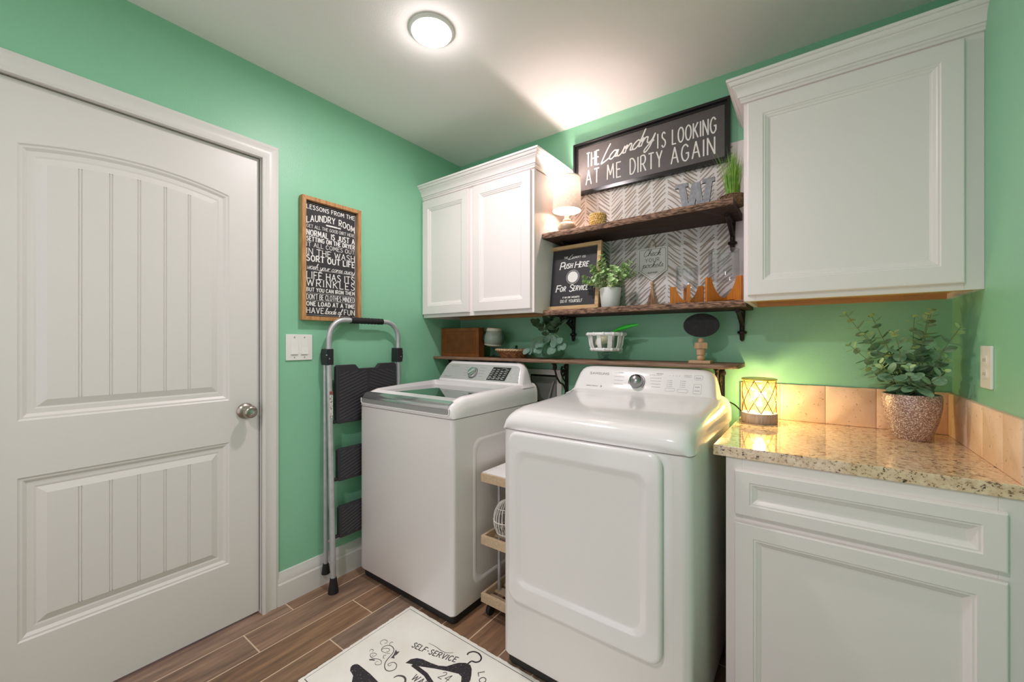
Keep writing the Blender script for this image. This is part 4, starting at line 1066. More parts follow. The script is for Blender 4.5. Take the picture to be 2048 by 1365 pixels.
cd = thing('candle_jar', (1.105, -.16, ZU), 'small amber hobnail glass candle jar on the upper shelf beside the lamp', 'candle')
CDX = shift((1.105, -.16, ZU))
b = MB(); b.lathe([(0, 0), (.038, 0), (.042, .005), (.042, .072), (.040, .074), (.038, .070), (.038, .060), (0, .060)], CDX, 40)
b.build('jar', M['candle'], cd)
b = MB()
for row in range(6):
    for k in range(24):
        a = 2*PI*(k+.5*(row % 2))/24; b.lathe([(.0038, -.0002), (.003, .002), (.0012, .0034), (0, .0036)], lambda x, y, z, a=a, row=row: CDX(math.cos(a)*(.0418+z)-math.sin(a)*x, math.sin(a)*(.0418+z)+math.cos(a)*x, .010+row*.0112+y), 7)
b.build('hobnails', M['candle'], cd, smooth=60)
MB().tube([CDX(0, 0, .058), CDX(.001, 0, .070)], .0008, 5).build('wick', M['black'], cd)

lw = thing('letter_w', (1.555, -.13, ZU), 'grey galvanised metal letter W standing on the upper shelf', 'letter')
Wp = [(-.006, .148), (.050, .148), (.050, .130), (.040, .130), (.052, .050), (.066, .140), (.100, .140), (.112, .050), (.124, .130), (.110, .130), (.110, .148), (.160, .148), (.160, .130), (.150, .130), (.132, 0), (.095, 0), (.083, .070), (.070, 0), (.032, 0), (.010, .130), (-.006, .130)]
WX = lambda u, v, d: (1.478+u, -.118-d, ZU+v)
b = MB(); b.prism(Wp, .0, .011, WX); b.build('side_edge', M['galvedge'], lw, smooth=0)
b = MB(); b.prism(Wp, .011, .0128, WX); b.build('face', M['galv'], lw, smooth=0)

gp = thing('grass_plant', (1.712, -.11, ZU), 'bright green artificial grass in a twine pot at the right end of the upper shelf', 'plant')
GX = shift((1.708, -.135, ZU)); rr = random.Random(21)
b = MB(); b.lathe([(0, 0), (.040, 0), (.046, .010), (.048, .036), (.045, .046), (.040, .048), (.038, .040), (0, .040)], GX, 30)
for k in range(8): b.lathe([(.046, .003+k*.0055), (.0495, .0055+k*.0055), (.046, .008+k*.0055)], GX, 30, cap=False)
b.build('pot', M['twine'], gp)
b = MB()
for k in range(230):
    a = rr.uniform(0, 2*PI); r0 = rr.uniform(0, .030); lean = rr.uniform(.0, .30)*(.3+r0/.03); hgt = rr.uniform(.12, .205)
    ox, oy = r0*math.cos(a), r0*math.sin(a); w = rr.uniform(.0009, .0018)
    P = []
    for i in range(6):
        t = i/5; s_ = lean*hgt*(t**1.9)
        P.append((ox+math.cos(a)*s_, oy+math.sin(a)*s_, .038+hgt*t*(1-.12*lean*t)))
    vs = []
    for i, p in enumerate(P):
        ww = w*(1-(i/5)**2*.9); n_ = (-math.sin(a)*ww, math.cos(a)*ww)
        c_ = rr.uniform(-.0003, .0003)
        vs += [GX(min(p[0]-n_[0], .058), min(p[1]-n_[1], .125), p[2]), GX(min(p[0]+n_[0], .058), min(p[1]+n_[1], .125), p[2])]
    b.add(vs, [(2*i, 2*i+1, 2*i+3, 2*i+2) for i in range(5)])
b.build('grass_blades', M['grass'], gp, smooth=0)

# ============================================================ THINGS ON THE LOWER SHELF
ps = thing('framed_sign', (.972, -.15, ZL), 'black push here for service sign in a pale pine frame on the lower shelf', 'sign')
lean = .13
def PX(u, v, d): return (.806+u, -.175+v*lean-d, ZL+v*.9915+d*lean)
b = MB(); frame(b, PX, 0, .316, 0, .350, .020, 0, .022); b.build('frame', M['pine'], ps, bevel=.001)
MB().box(.016, .302, .016, .336, .002, .009, PX).build('panel', M['board'], ps, smooth=0)
b = MB(); LD = (.0092, .0099)
def t3(s, u0, u1, v0, h, **k): text(b, s, PX, u0, u1, v0, h, d=LD, **k)
t3('THE', .100, .122, .280, .011, wt=.16, serif=.1)
text(b, '', PX, .126, .160, .276, .021, .09, toks=['~L'], d=LD, shear=.3)
t3('AUNDRY', .148, .200, .278, .010, wt=.15, serif=.1); t3('CO.', .208, .228, .276, .010, wt=.16)
t3('P', .078, .102, .222, .038, wt=.15, serif=.12, shear=.2); t3('USH', .104, .150, .226, .025, wt=.19, serif=.1, shear=.2); t3('H', .166, .190, .224, .033, wt=.15, serif=.12, shear=.2); t3('ERE', .194, .242, .226, .025, wt=.19, serif=.1, shear=.2)
t3('F', .062, .084, .100, .035, wt=.15, serif=.12, shear=.2); t3('OR', .086, .118, .102, .024, wt=.19, serif=.1, shear=.2); t3('S', .142, .162, .099, .035, wt=.15, serif=.1, shear=.2); t3('ERVICE', .166, .246, .102, .024, wt=.19, serif=.1, shear=.2)
t3('IF NO ONE ANSWERS:', .106, .206, .063, .009, wt=.17)
t3('DO IT YOURSELF', .094, .222, .040, .015, wt=.15)
b.prism(arc(.158, .176, .030, 0, 352, 40), LD[0], LD[1], PX)
b.build('lettering', M['ink'], ps, smooth=0)
b = MB()
for k in range(36):
    a = 2*PI*k/36; b.ribbon([(.158+.0325*math.cos(a), .176+.0325*math.sin(a)), (.158+.0375*math.cos(a), .176+.0375*math.sin(a))], .0042, *LD, PX)
b.ribbon(arc(.158, .176, .0385, 0, 350, 44), .002, *LD, PX, closed=True)
b.build('button_ring', M['gplastic'], ps, smooth=0)

def leafgeo(mb, p, dirv, up, L_, W_, cup=.12, n=8, mi=None):
    d = Vector(dirv).normalized(); up = Vector(up); s = d.cross(up)
    if s.length < 1e-4: s = d.orthogonal()
    s.normalize(); nn = s.cross(d).normalized(); p = Vector(p)
    if mi is not None: mb.cm = mi
    vs = [tuple(p+d*(L_*.5)-nn*(cup*W_*.6))]
    for i in range(n*2):
        a = 2*PI*i/(n*2); x = -math.cos(a); y = math.sin(a)
        vs.append(tuple(p+d*(L_*(.5+.5*x))+s*(W_*.5*y*(1-.12*x))+nn*(cup*W_*.25*(abs(y)-.3))))
    mb.add(vs, [(0, 1+i, 1+(i+1) % (n*2)) for i in range(n*2)])

def sprig(fol, stem, P, l0, l1, npair, rr, mi_tip=1, start=.12, rad=.0014, ratio=.82, pitch=.5, cup=.12, tipfrom=.78):
    C = cr(P, 8); n = len(C)
    stem.tube(C, [rad*(1-.55*i/(n-1)) for i in range(n)], 6)
    for k in range(npair):
        t = start+(1-start)*(k/(npair-1))**.9 if npair > 1 else .5
        i = min(n-2, int(t*(n-1))); p = Vector(C[i]); ax = (Vector(C[i+1])-p).normalized()
        a0 = (k % 2)*PI/2+rr.uniform(-.35, .35)
        s = ax.cross(Vector((0, 0, 1)));
        if s.length < .1: s = Vector((1, 0, 0))
        s.normalize(); q = ax.cross(s)
        L_ = l0+(l1-l0)*t**1.3
        for e in (0, PI):
            side = s*math.cos(a0+e)+q*math.sin(a0+e)
            dv = side*1.0+ax*(pitch+rr.uniform(-.15, .25))
            leafgeo(fol, p+side*.001, dv, ax, L_*rr.uniform(.85, 1.1), L_*ratio*rr.uniform(.85, 1.1), cup, mi=(mi_tip if t > tipfrom else 0))

bu = thing('potted_bush', (1.175, -.15, ZL), 'small pale green leafy bush in a white ceramic pot on the lower shelf', 'plant')
BX = shift((1.180, -.180, ZL)); rr = random.Random(31)
MB().lathe([(0, 0), (.040, 0), (.043, .004), (.052, .092), (.0525, .097), (.050, .098), (.048, .094), (.047, .085), (0, .085)], BX, 40).build('pot', M['whitepot'], bu)
fo = MB(); st = MB()
tips = [(-.135, -.02, .165), (-.09, -.03, .215), (-.035, -.02, .262), (-.05, .03, .235), (.02, -.03, .20), (.06, .02, .205), (.110, -.02, .215), (.118, .03, .165), (.085, -.05, .15), (.03, -.07, .15), (-.04, -.07, .155), (-.085, .02, .155), (0, .04, .21), (-.02, -.05, .19), (.05, -.055, .185), (.09, -.04, .20), (-.11, -.05, .135), (-.065, -.05, .20), (.10, .0, .18), (.015, .05, .15)]
for tx, ty, tz in tips+[(x_*.8+rr.uniform(-.02, .02), y_*.9-.02, z_*.88+rr.uniform(-.01, .01)) for x_, y_, z_ in tips]:
    sprig(fo, st, [BX(tx*.1, ty*.1, .08), BX(tx*.45, ty*.5, .08+(tz-.08)*.5), BX(tx, ty, tz)], .022, .017, 14, rr, start=.12, rad=.001, ratio=.95, cup=.2, tipfrom=.8)
fo.v = [(x, min(y, -.200) if x < 1.145 else min(y, -.004), z) for x, y, z in fo.v]
st.v = [(x, min(y, -.198) if x < 1.145 else y, z) for x, y, z in st.v]
fo.build('foliage', [M['bushleaf'], M['leafpale']], bu, smooth=60); st.build('stems', M['stem'], bu)

tg = thing('hanging_tag', (1.333, -.002, 1.52), 'small white pointed hanging tag reading check your pockets with a tassel', 'sign')
TGX = lambda u, v, d: (1.332+u, -.004-d, v)
b = MB(); Pt = [(-.071, 1.575), (0, 1.521), (.073, 1.572)]+[(.073, 1.682), (.071, 1.688), (.066, 1.690)]+[(-.064, 1.690), (-.069, 1.688), (-.071, 1.682)]
b.prism(Pt, 0, .007, TGX); b.build('board', pm('white_washed_tag', (232, 230, 224), 0.6), tg, bevel=.0008)
b = MB(); k = .90
b.ribbon([(p[0]*k, 1.612+(p[1]-1.612)*k) for p in Pt], .0011, .0071, .0076, TGX, closed=True)
LD = (.0071, .0077)
def t4(s, u0, u1, v0, h, **k_): text(b, s, lambda u, v, d: TGX(u-1.332, v, d), u0, u1, v0, h, d=LD, **k_)
t4('', 1.288, 1.374, 1.648, .031, toks=['~C', 'h', 'e', 'c', 'k'], wt=.055, gap=-.03, shear=.3)
t4('YOUR', 1.297, 1.367, 1.618, .018, wt=.09, gap=.3)
t4('pockets', 1.282, 1.386, 1.590, .029, wt=.055, gap=-.03, shear=.3)
b.ribbon(cr([(-.026, 1.565), (-.012, 1.562), (0, 1.564), (.012, 1.562), (.026, 1.565)], 4), .0009, *LD, TGX)
for u in (-.020, -.012, -.004, .006, .014, .021): b.ribbon([(u, 1.563), (u+.003, 1.568)], .0018, *LD, TGX); b.ribbon([(u, 1.563), (u+.003, 1.559)], .0015, *LD, TGX)
b.build('lettering', M['cream_ink'], tg, smooth=0)
MB().tube(cr([TGX(-.018, 1.686, .008), TGX(-.012, 1.71, .008), TGX(-.002, 1.729, .007), TGX(.002, 1.729, .007), TGX(.012, 1.71, .008), TGX(.018, 1.686, .008)], 4), .0022, 7).build('twine_loop', M['jute'], tg)
b = MB(); b.lathe([(0, .010), (.006, .008), (.0085, 0), (.006, -.008), (0, -.010)], shift(TGX(0, 1.509, .012)), 18); b.lathe([(0, .008), (.005, .006), (.0068, 0), (.005, -.006), (0, -.008)], shift(TGX(0, 1.493, .012)), 18); b.build('bead', M['beech'], tg)
b = MB(); rr = random.Random(4)
for k in range(60):
    a = 2*PI*k/60; r1 = .006; r2 = rr.uniform(.014, .031); zt = 1.486; zb = 1.384+rr.uniform(.001, .008)
    m_ = TGX(0, 0, .012)
    b.tube([(m_[0]+r1*math.cos(a)*.6, min(m_[1]+r1*math.sin(a)*.5, -.002), zt), (m_[0]+r2*.55*math.cos(a), min(-.014+r2*.3*math.sin(a), -.003), zt-.05), (m_[0]+r2*math.cos(a), min(-.016+r2*.4*math.sin(a), -.003), zb)], .0014, 4)
b.build('tassel', M['jute'], tg, smooth=60)

def holder(cx, cy, half, hgt, glass_r, glass_h, zg, ang, label):
    t = thing('candle_holder', (cx, cy, ZL), label, 'candle holder', 'glass hurricane candle holders in wooden cradles')
    for k in range(2):
        a = ang+k*PI/2; c_, s_ = math.cos(a), math.sin(a)
        X_ = lambda u, v, d, c_=c_, s_=s_: (cx+c_*u-s_*d, cy+s_*u+c_*d, ZL+v)
        in_ = half-.024
        cut = [(in_*math.cos(q), hgt*(.98)-(hgt*.80)*math.sin(q)**1.3 if math.sin(q) > 0 else hgt) for q in [PI*i/16 for i in range(1, 16)]]
        cut = [(in_*math.cos(q), hgt*(1.0-.80*math.sin(q)**1.5)) for q in [PI*i/16 for i in range(0, 17)]]
        P = [(half, 0), (half, hgt)]+[(in_, hgt)]+cut[1:-1]+[(-in_, hgt), (-half, hgt), (-half, 0), (-half+.022, 0), (-half+.035, .010), (half-.035, .010), (half-.022, 0)]
        b = MB(); b.prism(P, -.0055, .0055, X_); b.build('cradle_board', M['bamboo'], t, bevel=.0008)
    b = MB(); gx_ = shift((cx, cy, ZL+zg))
    g = glass_r; gx_ = gx_
    b.lathe([(0, 0), (g*.6, .002), (g*.92, .010), (g, .022), (g, glass_h*.5), (g*.985, glass_h), (g*.965, glass_h), (g*.975, glass_h*.5), (g*.97, .024), (g*.88, .014), (0, .007)], gx_, 44, cap=False)
    b.build('glass_cup', M['glass2'], t)
    b = MB(); b.lathe([(g*.988, glass_h-.003), (g*1.012, glass_h), (g*.985, glass_h+.002), (g*.962, glass_h)], gx_, 44, cap=False); b.build('glass_rim', M['glass2'], t)
    return t
holder(1.528, -.150, .070, .080, .047, .105, .062, .36, 'shorter clear glass candle holder in an orange wooden cradle on the lower shelf')
holder(1.672, -.128, .094, .106, .060, .135, .090, .95, 'taller clear glass candle holder in an orange wooden cradle on the lower shelf')

# ============================================================ THINGS ON THE LONG SHELF
bx = thing('wooden_box', (.10, -.13, ZG), 'inlaid brown wooden box standing at the left corner end of the long shelf', 'box')
y1_, y0_ = -.190, -.135
MB().box(.008, .333, y1_, y0_, ZG, ZG+.182).build('case', M['boxwood'], bx, bevel=.002)
b = MB(); F0 = .1902
BXX = lambda u, v, d: (u, -F0-d, v)
cu, cv = .170, ZG+.091
b.ribbon([(.034, ZG+.024), (.308, ZG+.024), (.308, ZG+.158), (.034, ZG+.158)], .003, 0, .0006, BXX, closed=True)
for k in range(1, 14):
    o_ = k*.0105
    for sx in (-1, 1):
        for sv in (-1, 1):
            # diamond lines in each quadrant
            hu, hv = .125, .058
            p = []
            a_ = (o_*1.5, 0); c_ = (0, o_*1.0)
            q0 = (min(o_*1.5, hu), 0 if o_*1.5 <= hu else (o_-hu/1.5)); q1 = (0 if o_ <= hv else (o_-hv)*1.5, min(o_, hv))
            if q0[1] < hv and q1[0] < hu: b.ribbon([(cu+sx*(hu-q0[0]), cv+sv*q0[1]), (cu+sx*(hu-q1[0]), cv+sv*q1[1])], .0026, 0, .0005, BXX)
b.build('inlay', M['boxline'], bx, smooth=0)

gb = thing('footed_glass', (.385, -.13, ZG), 'clear footed glass on the long shelf holding a roll of off-white cloth', 'glass')
GB = shift((.412, -.14, ZG))
b = MB(); b.lathe([(0, .003), (.030, .003), (.037, .001), (.038, .0025), (.020, .009), (.007, .016), (.005, .030), (.006, .045), (.012, .054), (.035, .062), (.064, .085), (.073, .112), (.069, .140), (.060, .160), (.0585, .160), (.0675, .140), (.0715, .112), (.062, .086), (.034, .064), (0, .058)], GB, 40, cap=False); b.build('glass_body', M['glass'], gb)
b = MB(); t_ = .10
def cl_(x, y, z): return (.412+.006+x*math.cos(t_)+z*math.sin(t_)-.012, -.14+y, ZG+.066+z*math.cos(t_)-x*math.sin(t_))
b.lathe([(0, 0), (.036, 0), (.054, .008), (.055, .03), (.053, .06), (.049, .08), (.050, .084), (.048, .088), (.045, .110), (.040, .114), (0, .112)], cl_, 40)
tag(b.build('cloth_roll', M['cloth'], smooth=50, o=(.39, -.14, ZG+.066)), 'roll of off-white towelling cloth set in the footed glass', 'cloth')

wk = thing('wicker_basket', (.565, -.14, ZG), 'low round woven brown basket on the long shelf beside the footed glass', 'basket')
WK = shift((.565, -.145, ZG)); b = MB()
for k in range(7):
    r = .070+.026*(k/6)**1.2; z = .004+k*.0062
    b.tube([WK((r+.0018*math.sin(24*t+k*PI))*math.cos(t), (r+.0018*math.sin(24*t+k*PI))*math.sin(t), z) for t in [2*PI*i/120 for i in range(121)]], .0034, 6)
b.lathe([(0, .001), (.068, .001), (.068, .004), (0, .004)], WK, 30); b.build('weave', M['wicker'], wk, smooth=60)
b = MB()
for j in (0, 1): b.tube([WK((.102+.003*math.cos(18*t+j*PI))*math.cos(t), (.102+.003*math.cos(18*t+j*PI))*math.sin(t), .047+.0035*math.sin(18*t+j*PI)) for t in [2*PI*i/150 for i in range(151)]], .0042, 6)
b.build('braided_rim', M['jute'], wk, smooth=60)
b = MB(); b.lathe([(0, 0), (.012, 0), (.016, .008), (.0165, .016), (.0155, .020), (.013, .020), (.013, .004), (0, .004)], lambda x, y, z: (.572+z*.9-.01+x*.15, -.135+y, ZG+.058+x), 28, cap=False)
tag(b.build('napkin_ring', M['teal'], o=(.572, -.135, ZG+.04)), 'small pale teal cup lying in the woven basket', 'cup')
b = MB(); b.lathe([(0, .005), (.05, .005), (.055, .03), (.03, .041), (0, .042)], shift((.565, -.145, ZG)), 24); tag(b.build('folded_cloth', M['wicker'], o=(.565, -.145, ZG+.005)), 'brown filling lying inside the woven basket', 'filling')

va = thing('glass_vase', (.845, -.14, ZG), 'round clear glass vase on the long shelf holding eucalyptus stems', 'vase')
VX = shift((.838, -.15, ZG))
b = MB(); b.lathe([(0, .002), (.040, .002), (.056, .014), (.064, .036), (.062, .058), (.050, .078), (.034, .092), (.030, .108), (.034, .116), (.0325, .116), (.0285, .108), (.032, .092), (.048, .078), (.060, .058), (.062, .036), (.054, .016), (0, .006)], VX, 40, cap=False); b.build('vase_body', M['water'], va)
eu = thing('eucalyptus_stems', (.838, -.15, ZG+.02), 'silvery and dark green eucalyptus stems arranged in the round glass vase', 'plant')
fo = MB(); st = MB(); rr = random.Random(8)
def coords(l): return [VX(p[0], p[1], p[2]*.95) for p in l]
def bigleaf(p, dv, up, L_, W_, mi): leafgeo(fo, VX(*p), dv, up, L_, W_, .1, mi=mi)
main = [([(0, 0, .03), (-.02, -.01, .13), (-.055, -.02, .185), (-.085, -.03, .215)], 0), ([(0, 0, .03), (.0, -.01, .15), (.03, -.01, .20), (.06, -.02, .222)], 0), ([(0, 0, .03), (-.005, .01, .14), (-.02, .01, .19), (-.03, .01, .222)], 0), ([(0, 0, .03), (.015, .0, .14), (.05, -.04, .19), (.085, -.06, .205)], 0),
        ([(0, 0, .03), (-.03, -.03, .12), (-.085, -.06, .115), (-.115, -.07, .055)], 1), ([(0, 0, .03), (.02, -.03, .13), (.07, -.06, .125), (.10, -.07, .085)], 1), ([(0, 0, .03), (-.01, -.04, .13), (-.03, -.075, .11), (-.04, -.08, .06)], 1), ([(0, 0, .03), (.01, -.04, .135), (.035, -.08, .11), (.05, -.085, .06)], 1)]
for P, kd in main:
    C_ = cr(coords(P), 6); st.tube(C_, .0013, 6)
    n = len(C_)
    for k in range(6 if kd == 0 else 3):
        i = int(n*(.42+.55*k/(5 if kd == 0 else 2))) ; i = min(i, n-2); p = Vector(C_[i]); ax = (Vector(C_[i+1])-p).normalized()
        for e in (-1, 1):
            sd = Vector((e*rr.uniform(.5, 1), rr.uniform(-.9, .1), rr.uniform(-.3, .3)))
            if kd == 0: leafgeo(fo, p, sd+ax*.5, Vector((rr.uniform(-.3, .3), -1, .6)), rr.uniform(.040, .052), rr.uniform(.026, .036), .15, mi=0)
            elif rr.random() < .8: leafgeo(fo, p, sd*.6+Vector((0, -.2, -.8)), Vector((rr.uniform(-.3, .3), -1, .2)), rr.uniform(.040, .048), rr.uniform(.034, .040), .1, mi=1)
fo.build('leaves', [M['leafdark'], M['leafmint']], eu, smooth=60); st.build('stems', M['stem'], eu)

# white open-work bowl standing on a clear glass foot
pb = thing('footed_bowl', (1.145, -.13, ZG), 'white open-slatted bowl on a clear glass foot on the long shelf', 'bowl')
PB = shift((1.143, -.145, ZG))
b = MB(); b.lathe([(0, .002), (.034, .002), (.036, .004), (.020, .008), (.009, .014), (.014, .022), (.022, .030), (.022, .036), (.012, .040), (.026, .046), (.028, .049), (0, .049)], PB, 32, cap=False); b.build('glass_foot', M['glass'], pb)
zb, ztp = .052, .132; Rt, Rb = .090, .070
b = MB(); b.lathe([(0, zb-.005), (Rb-.004, zb-.005), (Rb, zb), (0, zb+.001)], PB, 40); b.build('bowl_floor', M['whitepot'], pb)
for nm, Rr, z, rad in (('top_rim', Rt, ztp, .0085), ('bottom_rim', Rb, zb+.004, .0075)):
    b = MB(); b.tube([PB(Rr*math.cos(t), Rr*math.sin(t), z) for t in [2*PI*i/64 for i in range(65)]], rad, 10)
    for k in range(12):
        a = 2*PI*(k+.5)/12; b.lathe([(0, .0105), (.006, .009), (.0105, 0), (.006, -.009), (0, -.0105)], lambda x, y, zz, a=a, Rr=Rr, z=z: PB(Rr*math.cos(a)*1.03+x, Rr*math.sin(a)*1.03+y, z+zz*.9), 12)
    b.build(nm, M['whitepot'], pb, smooth=60)
for k in range(10):
    a = 2*PI*(k+.5)/10; c_, s_ = math.cos(a), math.sin(a)
    pr_ = [(Rb, zb+.004), (Rb+.010, zb+.028), (Rt-.006, ztp-.02), (Rt, ztp-.002)]
    b = MB(); rings = []
    for r, z in cr(pr_, 4):
        rings.append([PB(c_*(r+dr)-s_*w, s_*(r+dr)+c_*w, z) for dr, w in ((-.003, -.0105), (.003, -.0105), (.003, .0105), (-.003, .0105))])
    b.loft(rings); b.build('slat', M['whitepot'], pb, bevel=.001)
br = thing('dish_brush', (1.2, -.145, ZG+.13), 'brush with bright green handle and cream bristles lying in the white bowl', 'brush')
b = MB(); B0 = Vector((1.176, -.155, 1.262)); B1 = Vector((1.318, -.165, 1.298)); rings = []
for i in range(13):
    t = i/12; p = B0.lerp(B1, t)+Vector((0, 0, .006*math.sin(PI*t))); w = .0065+.0075*math.sin(PI*min(1, t*1.15))**.8; hgt = .0045+.0055*math.sin(PI*t)
    if i in (0, 12): w *= .4; hgt *= .4
    rings.append([tuple(p+Vector((-.24*hgt*math.sin(q), w*math.cos(q), hgt*math.sin(q)))) for q in [2*PI*k/14 for k in range(14)]])
b.loft(rings); b.build('handle', M['green'], br, smooth=70)
b = MB(); b.lathe([(0, .0), (.026, .002), (.030, .016), (.029, .032), (.024, .044), (.010, .050), (0, .050)], lambda x, y, z: (1.122+x*1.35+z*.25, -.145+y, 1.202+z*1.05+x*.30), 28); b.build('bristle_head', M['bristle'], br, smooth=70)
MB().tube([tuple(B0+Vector((-.028, .004, -.012))), tuple(B0+Vector((.006, 0, .001)))], .0055, 10).build('neck', M['plate'], br)

ck = thing('oval_chalkboard', (1.588, -.14, ZG), 'oval black chalkboard on a turned beech stand on the long shelf', 'chalkboard')
KX2 = shift((1.586, -.15, ZG))
b = MB(); b.box(-.045, .043, -.030, .030, 0, .012, KX2); b.build('stand_base', M['beech'], ck, bevel=.0008)
b = MB(); b.lathe([(0, .012), (.012, .013), (.0165, .020), (.0165, .026), (.012, .034), (.013, .036), (.0165, .0365), (.0175, .062), (.014, .0625)], KX2, 28)
b.lathe([(.0, .0905), (.009, .090), (.0125, .097), (.0125, .102), (.009, .109), (.0, .111)], KX2, 24); b.build('turned_post', M['beech'], ck, smooth=35)
b = MB(); b.box(-.0205, .0205, -.0205, .0205, .0625, .090, lambda x, y, z: KX2(x*.8-y*.6, x*.6+y*.8, z)); b.build('cube_block', M['beech'], ck, bevel=.003)
b = MB(); KE = lambda u, v, d: (1.587+u, -.150-d, ZG+.166+v)
b.loft([[( .073*k_*math.cos(q), .052*k_*math.sin(q), d_) for q in [2*PI*i/48 for i in range(48)]] for k_, d_ in ((.97, -.004), (1, -.003), (1, .003), (.97, .004))], KE); b.build('board', M['chalk'], ck, smooth=40)

# ============================================================ THINGS ON THE COUNTER
wm = thing('wax_warmer', (1.803, -.13, ZC), 'lit amber glass warmer with brass diamond lattice on a grey wooden base', 'lamp')
WM = shift((1.803, -.128, ZC))
b = MB(); b.lathe([(0, 0), (.063, 0), (.065, .003), (.065, .037), (.063, .040), (.054, .041), (0, .041)], WM, 48); b.build('base', M['wgrey'], wm)
b = MB(); rings = []
n = 96
for i in range(25):
    z = .042+.130*i/24; rg = []
    for k in range(n):
        a = 2*PI*k/n; q = math.sin(a*4+z*PI/.0433)*math.sin(a*4-z*PI/.0433)
        r = .0545+.0045*abs(math.cos(4*a+z*PI/.0433/1.0)*math.cos(4*a-z*PI/.0433))**.7 if 1 else .055
        rg.append((r*math.cos(a), r*math.sin(a), z))
    rings.append(rg)
b.loft(rings, WM, cap=False); gl = b.build('glass_shade', M['amber'], wm, smooth=60)
b = MB()
for k in range(8):
    for sg in (-1, 1):
        P = []
        for i in range(25):
            z = .042+.130*i/24; a = 2*PI*k/8+sg*(z-.042)/.130*(2*PI/8)*1.5+.2
            P.append(WM(.0602*math.cos(a), .0602*math.sin(a), z))
        b.tube(P, .0015, 5)
b.build('lattice', M['gold'], wm)
b = MB(); b.lathe([(.052, .170), (.060, .171), (.064, .175), (.064, .179), (.060, .181), (.050, .178), (0, .172)], WM, 48, cap=False); b.build('wax_dish', M['yrim'], wm)
b = MB(); b.lathe([(.010, .066), (.012, .072), (.011, .078), (.006, .083), (0, .084)], WM, 20); b.build('bulb', M['warmbulb'], wm)
b = MB(); b.lathe([(.011, .041), (.011, .066), (0, .066)], WM, 16, cap=False); b.build('socket', M['whitepot'], wm)
b = MB(); b.tube(cr([(1.741, -.10, .915), (1.720, -.06, .925), (1.70, -.03, .935), (1.678, -.016, .941), (1.672, -.013, .92), (1.67, -.013, .889)], 6), .0028, 8); b.build('power_cord', M['iron'], wm)

pt = thing('potted_eucalyptus', (2.25, -.165, ZC), 'leafy eucalyptus plant in a sparkling mosaic pot in the counter corner', 'plant')
PT = shift((2.248, -.165, ZC))
b = MB(); b.lathe([(0, 0), (.044, 0), (.050, .006), (.066, .060), (.075, .110), (.076, .140), (.074, .152), (.071, .154), (.068, .148), (.068, .136), (0, .134)], PT, 56); b.build('pot', M['sparkle'], pt)
MB().lathe([(0, .1345), (.067, .1345), (.06, .139), (0, .141)], PT, 30).build('soil', M['soil'], pt)
fo = MB(); st = MB(); rr = random.Random(77)
stems = [((-.175, -.01, .437), 11), ((-.10, .02, .425), 9), ((-.165, -.03, .32), 9), ((-.125, -.05, .36), 9), ((-.055, -.09, .365), 8), ((.035, -.05, .425), 9), ((.055, .02, .44), 9), ((.015, .04, .42), 8), ((.095, -.10, .375), 8), ((.075, -.06, .28), 6), ((-.09, -.09, .26), 6), ((-.02, -.11, .25), 5), ((.06, -.11, .24), 5), ((0, -.06, .33), 7), ((.03, .0, .36), 8), ((-.05, .05, .30), 6), ((.07, .03, .30), 6), ((-.115, .03, .24), 6)]
for (tx, ty, tz), npn in stems:
    bend_ = rr.uniform(-.01, .01)
    sprig(fo, st, [PT(tx*.08, ty*.08, .135), PT(tx*.35+bend_, ty*.35, .135+(tz-.135)*.38), PT(tx*.7, ty*.75+bend_, .135+(tz-.135)*.72), PT(tx, ty, tz)], .062, .020, npn, rr, start=.14, rad=.0017, ratio=.72, pitch=.45, cup=.14, tipfrom=.82)
# keep every leaf inside the room corner
fo.v = [(min(x, 2.370), min(y, -.004), z) for x, y, z in fo.v]
fo.build('leaves', [M['leaf'], M['leafpale']], pt, smooth=60); st.build('stems', M['stem'], pt)

# ============================================================ RUG
rg = thing('floor_rug', (.83, -1.15, 0), 'cream wash-room rug with dark clothes hanger print in front of the machines', 'rug')
rx0, rx1, ry0, ry1 = .500, 1.70, -1.36, -.852
b = MB(); P = []
def edge(a, c, n):
    return [(a[0]+(c[0]-a[0])*i/n, a[1]+(c[1]-a[1])*i/n) for i in range(n)]
for k, (x, y) in enumerate(edge((rx0, ry0), (rx1, ry0), 160)+edge((rx1, ry0), (rx1, ry1), 80)+edge((rx1, ry1), (rx0, ry1), 160)+edge((rx0, ry1), (rx0, ry0), 80)):
    w = noise.noise(Vector((x*70, y*70, 0)))*.0035
    P.append((x+w*(1 if y in (ry0, ry1) else 1), y+w))
b.prism(P, .0005, .006); b.build('rug_body', M['rug'], rg, smooth=0, bevel=.0012)
RD = (.0060, .0066)
b = MB(); b.ribbon([(rx0+.015, ry0+.016), (rx1-.015, ry0+.016), (rx1-.015, ry1-.017), (rx0+.015, ry1-.017)], .0016, *RD, closed=True)
def sw(l, w=.0017): b.ribbon(cr(l, 5), w, *RD, taper=lambda t: .45+.75*math.sin(PI*t))
sw([(.663,-1.089),(.645,-1.095),(.626,-1.099),(.614,-1.09),(.613,-1.077),(.621,-1.065),(.637,-1.06),(.657,-1.066),(.669,-1.081),(.676,-1.106),(.685,-1.127),(.701,-1.141),(.719,-1.146),(.734,-1.138),(.739,-1.122),(.728,-1.108),(.711,-1.106),(.701,-1.116),(.7,-1.126),(.71,-1.127),(.711,-1.118)], .0027)
sw([(.625,-1.099),(.618,-1.090),(.632,-1.076),(.645,-1.077),(.648,-1.088),(.640,-1.088)])
